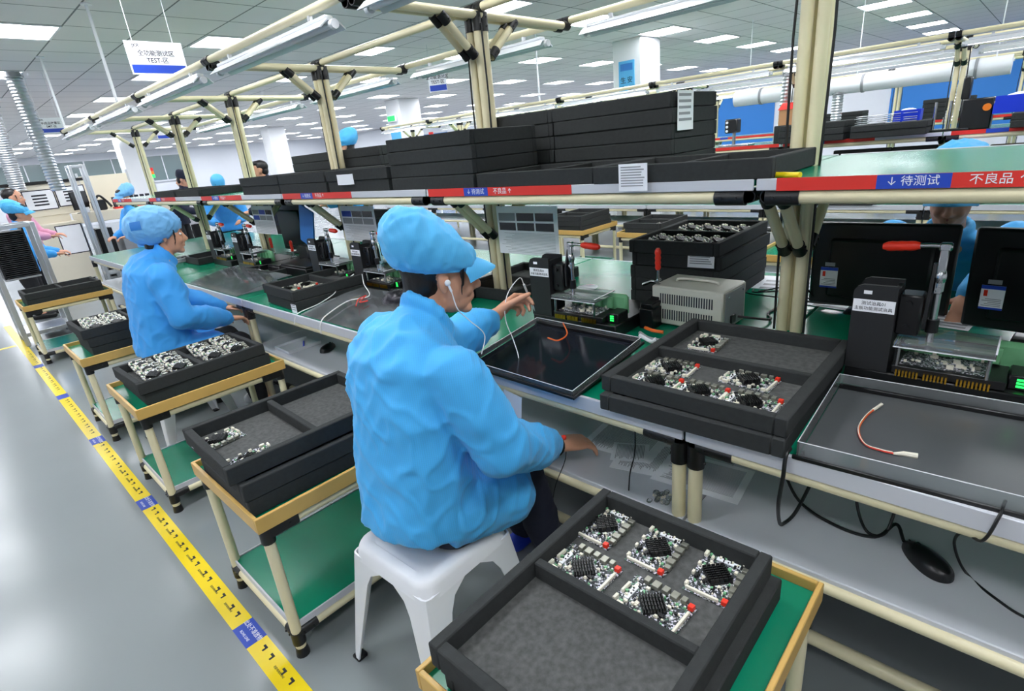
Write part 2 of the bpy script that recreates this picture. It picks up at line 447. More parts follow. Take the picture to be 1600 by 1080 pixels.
def bench(label, cat, x_front, y0, length, xc, ztop, zlow, zshelf, zbeam, group, full=True, shelf=True, strip='none', far=False):
    w = xc - x_front; L = length
    t = thing('workbench', label, cat, (x_front, y0, 0), 0, group)
    g = 0.004
    MB().box((0, g, ztop - .022), (2 * w, L - g, ztop), .003).build('tabletop', M['green'], t)
    for xx, nm in ((0, "edge_strip"), (2 * w, "edge_strip")):
        MB().box((xx - .006, g, ztop - .046), (xx + .006, L - g, ztop + .002), .002).build(nm, M["edge"], t)
    rz = ztop - .062
    pipe('front_rail', (.018, .03, rz), (.018, L - .03, rz), .017, t, jl=.1)
    pipe('back_rail', (2 * w - .018, .03, rz), (2 * w - .018, L - .03, rz), .017, t)
    for yy in (.025, L - .025):
        pipe('cross_rail', (.02, yy, rz), (2 * w - .02, yy, rz), .016, t)
        pipe('leg', (.02, yy, rz), (.02, yy, 0.0), .02, t, True, False)
        pipe('leg', (2 * w - .02, yy, rz), (2 * w - .02, yy, 0.0), .02, t, True, False)
        for xx in (w - .022, w + .022):
            pipe('post', (xx, yy, 0.0), (xx, yy, zbeam), .0195, t, False, True, .08)
    MB().box((.0, g, zlow - .018), (w * .72, L - g, zlow), .003).build('lower_shelf', M['lshelf'], t)
    if not far: MB().box((w * .72 - .012, g, .10), (w * .72, L - g, zlow - .02)).build('added_dark_panel', M['blackm'], t)  # added black panel that darkens the space under the lower shelf
    pipe('lower_rail', (.0, .05, zlow - .03), (.0, L - .05, zlow - .03), .016, t, jl=.05)
    pipe('foot_rail', (.12, .05, .13), (.12, L - .05, .13), .02, t, True, True)
    if full:
        MB().box((2 * w - w * .5, g, zlow - .018), (2 * w, L - g, zlow), .003).build('lower_shelf', M['lshelf'], t)
    if shelf:
        sx0 = w - .445; sx1 = w + .445
        MB().box((sx0, g, zshelf - .018), (sx1, L - g, zshelf), .003).build('upper_shelf', M['green'], t)
        for xx in (sx0 - .008, sx1):
            MB().box((xx, g, zshelf - .03), (xx + .008, L - g, zshelf + .003), .002).build('shelf_edge', M['edge'], t)
        pz = zshelf - .05
        pipe('shelf_rail', (sx0 + .012, .03, pz), (sx0 + .012, L - .03, pz), .02, t, jl=.09)
        pipe('shelf_rail', (sx1 - .012, .03, pz), (sx1 - .012, L - .03, pz), .02, t, jl=.09)
        for yy in (.025, L - .025):
            pipe('shelf_arm', (sx0 + .02, yy, pz), (sx1 - .02, yy, pz), .016, t)
            for s in (-1, 1):
                pipe('brace', (w + s * .05, yy, zshelf - .29), (w + s * .29, yy, pz - .01), .018, t, True, True, .05)
        if strip != 'none':
            sgn = -1
            xs = sx0 - .0095
            ya, yb = (L - .02, L - .86) if strip == 'a' else (L - .06, .02)
            MB().box((xs, yb, zshelf - .031), (xs + .0012, ya, zshelf + .004)).build('label_strip', M['redlab'], t)
            if strip == 'a': yu, yv = L - .27, L - .42
            else: yu, yv = L - .30, L - .45
            lb = MB().box((xs - .0008, yv, zshelf - .0305), (xs, yu, zshelf + .0035)).build('blue_label', M['blulab'], t)
            tag(lb, 'blue label')
            if not far:
                Mx = plane_M((xs - .001, (yu + yv) / 2, zshelf - .0135), (0, -1, 0), (0, 0, 1))
                text_mesh('↓ 待测试', .026, M['white'], 'lettering', t, Mx)
                Mx = plane_M((xs - .0006, yv - .085, zshelf - .0135), (0, -1, 0), (0, 0, 1))
                text_mesh('不良品 ↑', .026, M['white'], 'lettering', t, Mx)
    for yy, dx in ((.025, .03), (L - .025, -.03)):
        if shelf:
            oy = .027 if yy < .1 else -.027
            pts = [(w - .02, yy + oy, ztop + .01), (w - .03, yy + oy * 1.1, zshelf), (w - .025, yy + oy * 1.3, zshelf + .4), (w - .02, yy + oy, zbeam - .05)]
            MB().tube(pts, .0045, 6).build('post_cable', M['cable'], t)
    # canopy that carries the strip lights
    for yy in (.025, L - .025):
        pipe('cross_beam', (w - .70, yy, zbeam - .01), (w + .70, yy, zbeam - .01), .0195, t, True, True, .05)
        for s in (-1, 1):
            pipe('strut', (w + s * .055, yy, zbeam - .19), (w + s * .25, yy, zbeam - .02), .0185, t, True, True, .055)
    pipe('ridge_beam', (w, .004, zbeam + .02), (w, L - .004, zbeam + .02), .0195, t, True, True, .05)
    for s in (-1, 1):
        pipe('light_rail', (w + s * .70, .004, zbeam + .015), (w + s * .70, L - .004, zbeam + .015), .0195, t, True, True, .04)
    return t


XF, XC, ZT, ZL, ZS, ZB = 1.25, 2.12, .78, .465, 1.388, 2.155
PITCH = 1.52
names = {-1: 'nearest cream pipe workbench, at the right edge, carrying two black monitors',
         0: 'cream pipe workbench with green top where the woman in the big blue visor cap sits',
         1: 'cream pipe workbench between the two seated women, clear sheets on its green top',
         2: 'cream pipe workbench in front of the seated woman in the puffy pale blue cap',
         3: 'cream pipe workbench just past the puffy pale blue cap, grey cable coil on it',
         4: 'farthest cream pipe workbench of the near line, empty green top at its left end'}
for k in range(-1, 5):
    bench(names[k], 'workbench', XF, .6 + PITCH * k, PITCH, XC, ZT, ZL, ZS, ZB, 'pipe workbenches of the near line',
          strip='a' if k >= 0 else 'b')

# ------------------------------------------------------------------ strip lights hung under the light rails
def strip_light(lit):
    t = thing('strip_light', '', 'strip light')
    h = MB(); h.mi = 0
    prof = [(-.062, -.034), (-.022, .0), (.022, .0), (.062, -.034), (.058, -.037), (.02, -.006), (-.02, -.006), (-.058, -.037)]
    h.prism(prof, -.62, .62, 1); h.box((-.02, -.6, 0), (.02, .6, .018), .004)
    h.build('reflector', M['refl'], t)
    for s in (-1, 1):
        c = MB(); c.cyl((0, s * .615, -.022), (0, s * .64, -.022), .019, n=14); c.box((-.012, s * .60 - .01, -.03), (.012, s * .60 + .01, -.004))
        c.build('end_cap', M['white'], t)
        b = MB(); b.box((-.008, s * .45 - .01, .016), (.008, s * .45 + .01, .05)); b.build('hanger', M['alu'], t)
    MB().cyl((0, -.6, -.022), (0, .6, -.022), .013, n=12).build('lamp_tube', M['tube' if lit else 'white'], t)
    return t


SL = strip_light(False); SLL = strip_light(True)
firstS = [True, True]
def put_strip(x, y, z, label, group, lit, rz=0.0):
    src = SLL if lit else SL
    i = 1 if lit else 0
    if firstS[i]:
        firstS[i] = False; src.location = (x, y, z); src.rotation_euler = (0, 0, rz); tag(src, label, None, group); return src
    return dup(src, (x, y, z), rz, label, group)


for k in range(-1, 5):
    yc = .6 + PITCH * k + PITCH / 2
    if k >= 0:
        put_strip(XC - .70, yc, ZB - .045, ['unlit strip light under the light rail, above the seated woman in the visor cap',
              'long unlit strip light on the left rail, reaching the top edge of the photo', 'strip light second along the left light rail, below the big hanging sign',
              'strip light third along the left light rail, smaller than the two before it', 'farthest strip light on the left light rail, next to the far hanging sign'][k],
              'strip lights on the left rail', False)
    put_strip(XC + .70, yc, ZB - .045, ['strip light at the right of the pipe canopy, behind the thick double post', 'strip light under the right rail, above the tall stack of black trays',
              'strip light on the right rail, between the two big post heads', 'strip light on the right rail just left of the second post head', 'small strip light far along the right rail, third from the near post head',
              'farthest strip light on the right rail of the near line'][k + 1], 'strip lights on the right rail', False)

# ------------------------------------------------------------------ carts
def cart():
    t = thing('tray_cart', '', 'cart')
    LX, LY, z = .71, .56, .555
    MB().box((.012, .012, z - .02), (LX - .012, LY - .012, z), .002).build('deck', M['green'], t)
    l = MB()
    for a, b in (((0, 0), (LX, .012)), ((0, LY - .012), (LX, LY)), ((0, .012), (.012, LY - .012)), ((LX - .012, .012), (LX, LY - .012))):
        l.box((*a, z - .028), (*b, z + .024), .002)
    l.build('lip', M['lip'], t)
    MB().box((.03, .03, .115), (LX - .03, LY - .03, .13), .002).build('lower_deck', M['green'], t)
    e = MB()
    for a, b in (((.024, .024), (LX - .024, .03)), ((.024, LY - .03), (LX - .024, LY - .024)), ((.024, .03), (.03, LY - .03)), ((LX - .03, .03), (LX - .024, LY - .03))):
        e.box((*a, .108), (*b, .134))
    e.build('deck_edge', M['edge'], t)
    for x in (.03, LX - .03):
        for y in (.03, LY - .03):
            g = MB().cyl((x, y, .03), (x, y, z - .03), .0175, n=14).build('leg', M['pipe'], t)
            f = MB(); f.cyl((x, y, 0), (x, y, .035), .023, .019, n=14); f.cyl((x, y, .052), (x, y, .1), .022, n=14); f.build('foot', M['joint'], g)
            j = MB(); j.cyl((x, y, z - .085), (x, y, z - .028), .022, n=14)
            sx = 1 if x < .2 else -1
            j.box((min(x, x + sx * .1), y - .021, z - .068), (max(x, x + sx * .1), y + .021, z - .03), .004)
            j.cyl((x + sx * .07, y - .024, z - .049), (x + sx * .07, y + .024, z - .049), .004, n=6)
            j.build('joint', M['joint'], g)
    for y in (.03, LY - .03):
        pipe('rail', (.03, y, z - .049), (LX - .03, y, z - .049), .0165, t, False, False)
        pipe('rail', (.03, y, .092), (LX - .03, y, .092), .0165, t, True, True, .07)
    for x in (.03, LX - .03):
        pipe('rail', (x, .03, z - .049), (x, LY - .03, z - .049), .0165, t, False, False)
        pipe('rail', (x, .03, .092), (x, LY - .03, .092), .0165, t, True, True, .05)
    return t


CT = cart()
cx = .39
CARTS = [(.195, 'cart in the bottom right foreground carrying a tray with five circuit boards'),
         (1.53, 'cart beside the white stool carrying a black tray with two circuit boards'),
         (2.835, 'cart behind the visor-cap woman carrying a black tray with two groups of boards'),
         (4.07, 'cart next to the puffy-cap woman, half hidden, its black tray full of boards'),
         (6.66, 'farthest cart at the left edge, one dark tray on it and empty legs in front')]
for i, (y, lb) in enumerate(CARTS):
    if i == 0: CT.location = (cx, y, 0); tag(CT, lb, None, 'tray carts along the yellow tape')
    else: dup(CT, (cx, y, 0), 0, lb, 'tray carts along the yellow tape')

# ------------------------------------------------------------------ foam trays
TL, TW, TH = .605, .43, .06
def tray_mesh(name, deep=True):
    m = MB(); w = .026; zf = .016 if deep else .04
    m.mi = 0
    L, W_, H_ = TL, TW, TH
    c = .004
    # outer shell with rolled rim and a mid wall; one closed surface per wall
    for a, b in (((0, 0), (L, w)), ((0, W_ - w), (L, W_)), ((0, w), (w, W_ - w)), ((L - w, w), (L, W_ - w)), ((L * .49 - .011, w), (L * .49 + .011, W_ - w))):
        m.box((*a, 0.002), (*b, H_ - (.004 if a[0] > .1 and b[0] < .4 else 0)), .003)
    m.box((.006, .006, 0), (L - .006, W_ - .006, zf - .002), .002)
    m.mi = 1
    m.box((w + .001, w + .001, zf - .003), (L - w - .001, W_ - w - .001, zf))
    return m.mesh(name, [M['foam'], M['felt']])


TRAY = tray_mesh('foam_tray'); LID = None
m_ = MB(); m_.box((0, 0, 0), (TL, TW, TH - .002), .006); m_.box((.012, .012, TH - .004), (TL - .012, TW - .012, TH), .002)
SLAB = m_.mesh('foam_tray', [M['foam'], M['felt']])


def tray(x, y, z, rz, label, group, closed=False):
    o = link('foam_tray', SLAB if closed else TRAY)
    o.location = (x, y, z); o.rotation_euler = (0, 0, rz)
    return tag(o, label, 'tray', group)


def tray_stack(x, y, z, rz, n, where, group, jit=.006, labels=None):
    for i in range(n):
        dx = RND.uniform(-jit, jit); dy = RND.uniform(-jit, jit); dr = RND.uniform(-.008, .008)
        pos = 'alone on' if n == 1 else ('on top of' if i == n - 1 else ('lowest in' if i == 0 else ORD[i] + ' up in'))
        lb = labels[i] if labels else f'black foam tray {pos} {where}'
        tray(x + dx, y + dy, z + i * TH, rz + dr, lb, group)


D = .555
tray(.415, .26, D, .0, 'lower black foam tray on the bottom right cart, under the five circuit boards', 'trays on the carts')
tray(.405, .277, D + TH, .005, 'upper black foam tray in the bottom right foreground holding five circuit boards', 'trays on the carts')
tray(.40, 1.585, D, -.02, 'bottom black foam tray on the cart beside the stool', 'trays on the carts')
tray(.395, 1.58, D + TH, -.06 + .02, 'middle black foam tray on the cart beside the stool', 'trays on the carts')
tray(.375, 1.605, D + 2 * TH, -.03, 'black foam tray with one empty half and two boards, topmost beside the stool', 'trays on the carts')
tray(.455, 2.91, D, .0, 'lower black foam tray on the cart behind the visor-cap woman', 'trays on the carts')
tray(.44, 2.90, D + TH, .02, 'upper black foam tray behind the visor-cap woman, two compartments of boards', 'trays on the carts')
tray(.475, 4.14, D, .0, 'bottom black foam tray of three beside the puffy-cap woman', 'trays on the carts')
tray(.47, 4.135, D + TH, .0, 'middle black foam tray of three beside the puffy-cap woman', 'trays on the carts')
tray(.45, 4.13, D + 2 * TH, .01, 'topmost black foam tray beside the puffy-cap woman, full of boards', 'trays on the carts')
tray(.44, 6.72, D, .0, 'lower dark tray on the farthest cart at the left', 'trays on the carts')
tray(.44, 6.72, D + TH, .01, 'upper dark tray on the farthest cart at the left', 'trays on the carts')

# trays on the near bench
o = tray(1.222, .335, ZT, .03, 'lowest black foam tray on the right of the bench, front edge over the green mat', 'trays on the bench top'); o.scale = (1, 1.2, .86)
o = tray(1.232, .335, ZT + TH * .86, .0, 'black foam tray with six boards in its front half and one behind', 'trays on the bench top'); o.scale = (1, 1.22, .86)
tray_stack(2.24, .93, ZT, .02, 5, 'the tall stack behind the ivory power supply', 'tall tray stack behind the power supply')
tray(1.28, 2.93, ZT, -.05, 'lower black foam tray on the bench left of the visor-cap woman', 'trays on the bench top')
tray(1.275, 2.935, ZT + TH, -.04, 'upper black foam tray with a few boards, left of the clear sheet', 'trays on the bench top')
tray(1.95, 2.02 - .15 + .02, ZT, .03, 'black foam tray behind the press column, half hidden', 'trays on the bench top')
for k, (x, y) in enumerate(((1.62, 4.05), (1.62, 5.55))):
    tray(x, y, ZT, .02, ['black foam tray on the bench in front of the puffy-cap woman', 'black foam tray farther along the bench beyond the puffy-cap woman'][k], 'trays on the bench top')

# trays on the upper shelf: long side along the shelf, a front row and a back row with the posts between
g = 'trays on the upper shelf'
def on_shelf(x, y, n, where, z=ZS, turn=True):
    if turn: tray_stack(x + TW, y, z, PI / 2, n, where, g, .004)
    else: tray_stack(x, y, z, 0, n, where, g, .004)


on_shelf(1.672, .555, 1, 'the shelf front beside the thick near post')
on_shelf(1.672, 1.165, 1, 'the shelf front left of the hanging white paper')
on_shelf(1.672, 1.78, 4, 'the shelf stack left of the second post')
on_shelf(2.165, 1.12, 5, 'the tallest shelf stack, paper on its end')
on_shelf(2.175, 1.735, 5, 'the tall shelf stack touching the second post', turn=False)
on_shelf(1.672, 2.42, 2, 'the low shelf stack carrying the curled white note')
on_shelf(1.672, 3.04, 2, 'the low shelf stack in front of the third post')
on_shelf(1.672, 3.66, 2, 'the low shelf stack left of the third post')
on_shelf(2.165, 3.18, 4, 'the back shelf stack right of the third post')
on_shelf(2.165, 3.80, 4, 'the back shelf stack left of the third post')
on_shelf(1.672, 5.2, 1, 'the shelf in front of the bending blue cap')
on_shelf(1.672, 5.85, 1, 'the shelf between the fourth and fifth posts')
# ------------------------------------------------------------------ circuit boards
def pcb_mat():
    m = mat('populated_board', (46, 52, 56), 0.45)
    nt = m.node_tree; L = nt.links; b = nt.nodes['Principled BSDF']; tc = nt.nodes.new('ShaderNodeTexCoord')
    vo = nt.nodes.new('ShaderNodeTexVoronoi'); vo.inputs['Scale'].default_value = 260; L.new(tc.outputs['Object'], vo.inputs['Vector'])
    wn = nt.nodes.new('ShaderNodeTexWhiteNoise'); wn.noise_dimensions = '3D'; L.new(vo.outputs['Position'], wn.inputs['Vector'])
    cr = nt.nodes.new('ShaderNodeValToRGB'); cr.color_ramp.interpolation = 'CONSTANT'
    e = cr.color_ramp.elements; e[0].position = 0; e[0].color = (*lin((28, 32, 38)), 1); e[1].position = .42; e[1].color = (*lin((214, 210, 224)), 1)
    for p, c in ((.60, (66, 72, 76)), (.76, (170, 170, 170)), (.88, (96, 132, 112)), (.95, (236, 236, 236))):
        k = e.new(p); k.color = (*lin(c), 1)
    L.new(wn.outputs['Value'], cr.inputs[0]); L.new(cr.outputs[0], b.inputs['Base Color'])
    return m


M['pop'] = pcb_mat()


def pcb():
    t = thing('circuit_board', '', 'circuit board')
    r = random.Random(5)
    MB().box((-.073, -.049, 0), (.073, .049, .0018)).build('board', M['pop'], t)
    h = MB(); h.M = Matrix.Translation((.0, .002, .0018)) @ Matrix.Rotation(PI / 4, 4, 'Z')
    h.box((-.024, -.024, 0), (.024, .024, .005))
    for i in range(8):
        for j in range(5): h.box((-.0235 + i * .0062, -.0235 + j * .0099, .005), (-.0208 + i * .0062, -.0155 + j * .0099, .015))
    h.build('heat_sink', M['black'], t)
    MB().box((-.070, -.026, .0018), (-.064, .044, .0095), .001).build('header', M['conn'], t)
    rc = MB().box((-.071, -.045, .0018), (-.059, -.033, .013), .001).build('red_connector', M['red'], t)
    MB().box((.046, -.03, .0018), (.057, .022, .0042)).build('barcode_label', M['paper'], t)
    for i, (x, w, d) in enumerate(((-.046, .012, .014), (-.026, .016, .019), (-.004, .014, .016), (.018, .017, .019), (.04, .013, .016))):
        MB().box((x - w / 2, -.053, .0018), (x + w / 2, -.053 + d, .013), .001).build('port', M['port'], t)
    for i, (x, y, a, b) in enumerate(((-.058, .045, .012, .007), (-.02, .046, .010, .006), (.012, .046, .010, .006), (.05, .045, .016, .008), (.066, .0, .006, .03), (.067, .036, .007, .016))):
        MB().box((x - a / 2, y - b / 2, .0018), (x + a / 2, y + b / 2, .011), .001).build('socket', M['conn'], t)
    c = MB()
    for i in range(95):
        x = r.uniform(-.056, .062); y = r.uniform(-.034, .04)
        if abs(x) + abs(y - .002) < .039: continue
        s = r.choice((.0016, .002, .003, .0042)); c.mi = r.choice((0, 0, 1, 1, 2))
        c.box((x - s, y - s * r.uniform(.5, 1), .0018), (x + s, y + s * r.uniform(.5, 1), .0018 + r.uniform(.002, .0065)))
    c.build('small_components', [M['conn'], M['black'], M['pcbg']], t)['kind'] = 'stuff'
    return t


PCB = pcb()
used = [False]
def board(x, y, z, rz, label, group, tilt=(0, 0)):
    if not used[0]:
        used[0] = True; PCB.location = (x, y, z); PCB.rotation_euler = (0, 0, rz); return tag(PCB, label, None, group)
    return dup(PCB, (x, y, z), rz, label, group, (tilt[0], tilt[1], rz))


zb = .555 + TH + .017
g = 'circuit boards in the foreground tray'
board(.925, .645, zb, 0.0, 'circuit board with heat sink in the foreground tray, nearest its far corner by the shelf', g)
board(.925, .503, zb, .01, 'circuit board in the middle of the back row of the foreground tray', g)
board(.925, .362, zb, .03, 'circuit board at the right end of the back row of the foreground tray', g)
board(.774, .608, zb, PI / 2 - .03, 'circuit board at the left of the front row of the foreground tray, turned sideways', g)
board(.775, .435, zb, PI / 2 - .06, 'circuit board at the right of the front row of the foreground tray, turned sideways', g)
zb2 = ZT + TH * .86 + .0145
g = 'circuit boards in the bench tray'
for i, (x, y, a, lb) in enumerate(((1.45, .742, PI / 2 + .05, 'circuit board with red connector at the back left of the bench tray'),
        (1.33, .735, PI / 2, 'circuit board at the front left corner of the bench tray'), (1.335, .60, PI / 2, 'circuit board in the front middle of the bench tray'),
        (1.475, .515, PI / 2 - .05, 'circuit board at the back right of the bench tray, bigger gap beside it'), (1.34, .462, PI / 2, 'circuit board at the front right corner of the bench tray'),
        (1.70, .735, .05, 'single circuit board alone in the far compartment of the bench tray'))):
    board(x, y, zb2, a, lb, g)
zc = .555 + 2 * TH + .017
board(.46, 1.915, zc, .1, 'circuit board lying at the far left in the half empty cart tray', 'circuit boards on the carts')
board(.475, 1.67, zc, .0, 'circuit board leaning by the front wall of the half empty cart tray', 'circuit boards on the carts', (.25, 0))
zd = .555 + TH + .017
k = 0
for x0 in (.545, .66, .83, .945):
    for q, y in enumerate((3.03, 3.14, 3.25)):
        board(x0 + RND.uniform(-.005, .005), y, zd + .02, PI / 2 + RND.uniform(-.04, .04),
              f'circuit board in the two-compartment cart tray, {ORD[(.545, .66, .83, .945).index(x0)]} column from left, {["front", "middle", "back"][q]} row', 'circuit boards packed in the second cart tray', (0, -.24))
for x0 in (.55, .665, .84, .955):
    for q, y in enumerate((4.24, 4.35, 4.46)):
        board(x0, y, zc + .02, PI / 2 + RND.uniform(-.04, .04), f'circuit board in the tray beside the puffy-cap woman, {ORD[(.55, .665, .84, .955).index(x0)]} column from left, {["front", "middle", "back"][q]} row', 'circuit boards packed in the third cart tray', (0, -.24))
zb2 = ZT + TH + .017
for x0 in (1.375, 1.495):
    for y in (3.06, 3.215):
        board(x0, y, zb2, PI / 2 + RND.uniform(-.05, .05), 'circuit board in the tray left of the clear sheet, ' + ('near' if x0 < 1.45 else 'far') + (' right' if y < 3.15 else ' left'), 'circuit boards in the tray between the women')
zs = ZT + 4 * TH + .017
for x0 in (2.385, 2.69):
    for q, y in enumerate((1.00, 1.09, 1.18, 1.27)):
        board(x0, y, zs + .014, 0, 'circuit board ' + ORD[q] + ' from the right in the tall stack\'s top tray, ' + ('near' if x0 < 2.55 else 'far') + ' half', 'circuit boards in the tall stack tray', (.30, 0))

# ------------------------------------------------------------------ press fixtures
def fixture(label, loc, rz, mirror, group, big=True, plate=True, lift=.025):
    t = thing('press_fixture', label, 'test fixture', loc, rz, group)
    k = -1 if mirror else 1
    MB().box((.0, -.42, 0), (.36, .0, .058), .004).build('base', M['black'], t)
    c = MB()
    prof = [(-.105, 0.058), (-.105, .31), (-.022, .31), (-.008, .304), (0, .29), (0, 0.058)]
    c.prism(prof, .0, .012, 0); c.prism(prof, .088, .1, 0)
    c.box((.012, -.012, .058), (.088, 0, .285)); c.box((.012, -.105, .058), (.088, -.093, .30)); c.box((.012, -.093, .25), (.088, -.012, .262))
    c.build('column', M['blackm'], t)
    lb = MB().box((-.0012, -.103, .232), (0, -.002, .268)).build('name_label', M['paper'], t)
    if big:
        text_mesh('测试治具01', .012, M['ink'], 'lettering', t, plane_M((-.0014, -.052, .257), (0, -1, 0), (0, 0, 1)))
        text_mesh('主板功能测试治具', .0115, M['ink'], 'lettering', t, plane_M((-.0014, -.052, .242), (0, -1, 0), (0, 0, 1)))
        MB().box((-.001, -.045, .284), (0, -.025, .294)).build('sticker', M['paper'], t)
    a = MB(); a.box((.02, -.16, .17), (.085, -.105, .285), .005)
    for z in (.195, .262):
        a.cyl((.012, -.13, z), (.02, -.13, z), .008, n=10)
    a.build('arm_block', M['black'], t)
    y = -.185; u = lift
    p = MB(); p.prism([(.03, .19), (.03, .27), (.055, .33 + u * .5), (.075, .33 + u * .5), (.09, .26), (.09, .19)], y + .012, y + .02, 1); p.build('clamp_plate', M['black'], t)
    rd = MB(); rd.cyl((.055, y, .15), (.055, y, .25 + u * .6), .009, n=14); rd.cyl((.055, y, .25 + u * .6), (.055, y, .275 + u * .6), .012, n=14)
    rd.build('plunger', M['steel'], t)
    sl = MB(); sl.cyl((.055, y, .178), (.055, y, .215), .0145, n=14); sl.build('plunger_sleeve', M['black'], t)
    lv = MB(); z1 = .345 + u
    lv.box((.045, y - .008, .25 + u * .5), (.052, y + .010, z1), .002); lv.box((.058, y - .008, .25 + u * .5), (.065, y + .010, z1), .002)
    lv.box((.044, y - .014, z1 - .017), (.066, y + .014, z1 + .005), .004); lv.ell((.055, y, .25 + u * .5 + .045), (.016, .014, .024), 12, 8)
    for z in (.265 + u * .5, z1 - .007): lv.cyl((.040, y, z), (.07, y, z), .006, n=10)
    lv.tube([(.055, y, z1 - .005), (.055, y + .03 * k, z1 - .004), (.055, y + .06 * k, z1 - .006)], .0065, 10)
    lo = lv.build('lever', M['steel'], t)
    gp = MB(); pts = [(.055, y + (.055 + .0105 * i) * k, z1 - .006 - .0007 * i) for i in range(9)]
    gp.tube(pts, .013, 14, [.009, .0125, .0135, .0125, .0138, .0128, .0138, .0125, .008]); gp.build('red_grip', M['red'], lo)
    if plate:
        MB().box((-.005, -.33, .142), (.15, -.112, .158), .002).build('press_plate', M['acryl'], t)
        MB().box((-.006, -.331, .158), (.151, -.327, .1595)).build('plate_edge', M['white'], t); MB().box((-.0065, -.33, .141), (-.0035, -.112, .1435)).build('plate_edge', M['white'], t)
        for (x, yy) in ((.005, -.32), (.14, -.32), (.005, -.125), (.14, -.125)):
            MB().cyl((x, yy, .060), (x, yy, .142), .005, n=10).build('guide_pin', M['steel'], t)
        pb = MB(); pb.box((.0, -.36, .062), (.16, -.115, .085), .002); pb.build('board_nest', M['black'], t)
        q = MB(); q.box((.02, -.32, .085), (.13, -.13, .087)); r = random.Random(4); q.mi = 1
        for i in range(24):
            xx, yv = r.uniform(.025, .12), r.uniform(-.31, -.14); q.mi = r.choice((1, 1, 2)); q.box((xx, yv, .087), (xx + r.uniform(.004, .012), yv + r.uniform(.005, .016), .087 + r.uniform(.003, .012)))
        q.build('nested_board', [M['pop'], M['conn'], M['port']], t)
        gc = MB(); gc.box((.125, -.40, .06), (.155, -.115, .15), .012)
        for i in range(4): gc.box((.11, -.34 + i * .055, .09), (.126, -.315 + i * .055, .135), .003)
        gc.build('green_carrier', M['pcbg'], t)
        pn = MB()
        for i in range(26):
            if i in (9, 10, 18): continue
            pn.box((-.006, -.33 + i * .008, .056), (.0, -.326 + i * .008, .074))
        pn.build('pin_row', M['gold'], t)['kind'] = 'stuff'
        sd = MB(); sd.box((.03, -.415, .058), (.11, -.362, .098), .003); so = sd.build('side_block', M['black'], t)
        q = MB()
        for i in range(3): q.box((.0295, -.395, .066 + i * .009), (.031, -.378, .072 + i * .009))
        q.build('green_indicator', M['gled'], so)
    return t


fixture('black press fixture at the right with labelled column and red lever pointing left', (1.735, .332, ZT), 0, False, 'press fixtures along the bench', lift=.075)
fixture('black press fixture in front of the visor-cap woman, red lever pointing right', (1.72, 1.55, ZT), .03, True, 'press fixtures along the bench')
fixture('black press fixture left of the visor cap, nearer of the pair', (1.72, 3.0, ZT), 0, True, 'press fixtures along the bench')
fixture('black press fixture left of the visor cap, farther of the pair with dark blue column', (1.73, 3.56, ZT), 0, True, 'press fixtures along the bench')
fixture('black press fixture facing the puffy-cap woman, nearer of its pair', (1.72, 4.86, ZT), 0, True, 'press fixtures along the bench')
fixture('black press fixture facing the puffy-cap woman, farther of its pair', (1.72, 5.45, ZT), 0, True, 'press fixtures along the bench')


def toggle(label, loc, rz=0):
    t = thing('toggle_clamp', label, 'clamp', loc, rz, 'upright red toggle clamps')
    b = MB(); b.box((-.03, -.02, 0), (.03, .02, .012), .002); b.box((-.012, -.015, .012), (.012, .015, .06), .004); b.build('bracket', M['black'], t)
    l = MB(); l.cyl((0, 0, .04), (0, 0, .13), .006, n=10); l.tube([(-.01, 0, .07), (0, .03, .068), (.0, .07, .05)], .007, 8); l.cyl((-.02, 0, .075), (.02, 0, .075), .006, n=10)
    lo = l.build('lever', M['steel'], t)
    MB().tube([(0, 0, .12 + .01 * i) for i in range(10)], .012, 12, [.008, .0125, .0105, .013, .0105, .013, .0105, .013, .012, .007]).build('red_grip', M['red'], lo)
    return t


MB2 = lambda: MB()
def block(name, label, cat, a, b, m, c=.004, rz=0, group=None):
    # simple free-standing case with bevelled edges and a lid seam
    t = thing(name, label, cat, ((a[0] + b[0]) / 2, (a[1] + b[1]) / 2, a[2]), rz, group)
    w, d, h = (b[0] - a[0]) / 2, (b[1] - a[1]) / 2, b[2] - a[2]
    MB().box((-w, -d, 0), (w, d, h * .8), c).build('body', m, t)
    MB().box((-w + .003, -d + .003, h * .8), (w - .003, d - .003, h), c).build('lid', m, t)
    return t


block('fixture_case', 'flat black case right of the woman\'s press fixture, red clamp standing on it', 'case', (1.90, 1.06, ZT), (2.10, 1.122, ZT + .11), M['black'])
toggle('upright red toggle clamp in front of the tall tray stack', (2.0, 1.09, ZT + .11))
toggle('upright red toggle clamp left of the woman\'s press column', (2.13, 2.02 + .35, ZT), .4)
toggle('upright red toggle clamp below the black monitor left of the visor cap', (2.0, 4.40, ZT + .0), .2)
toggle('upright red toggle clamp beside the cream post, left of the black monitor', (2.03, 4.85, ZT + .0), .2)

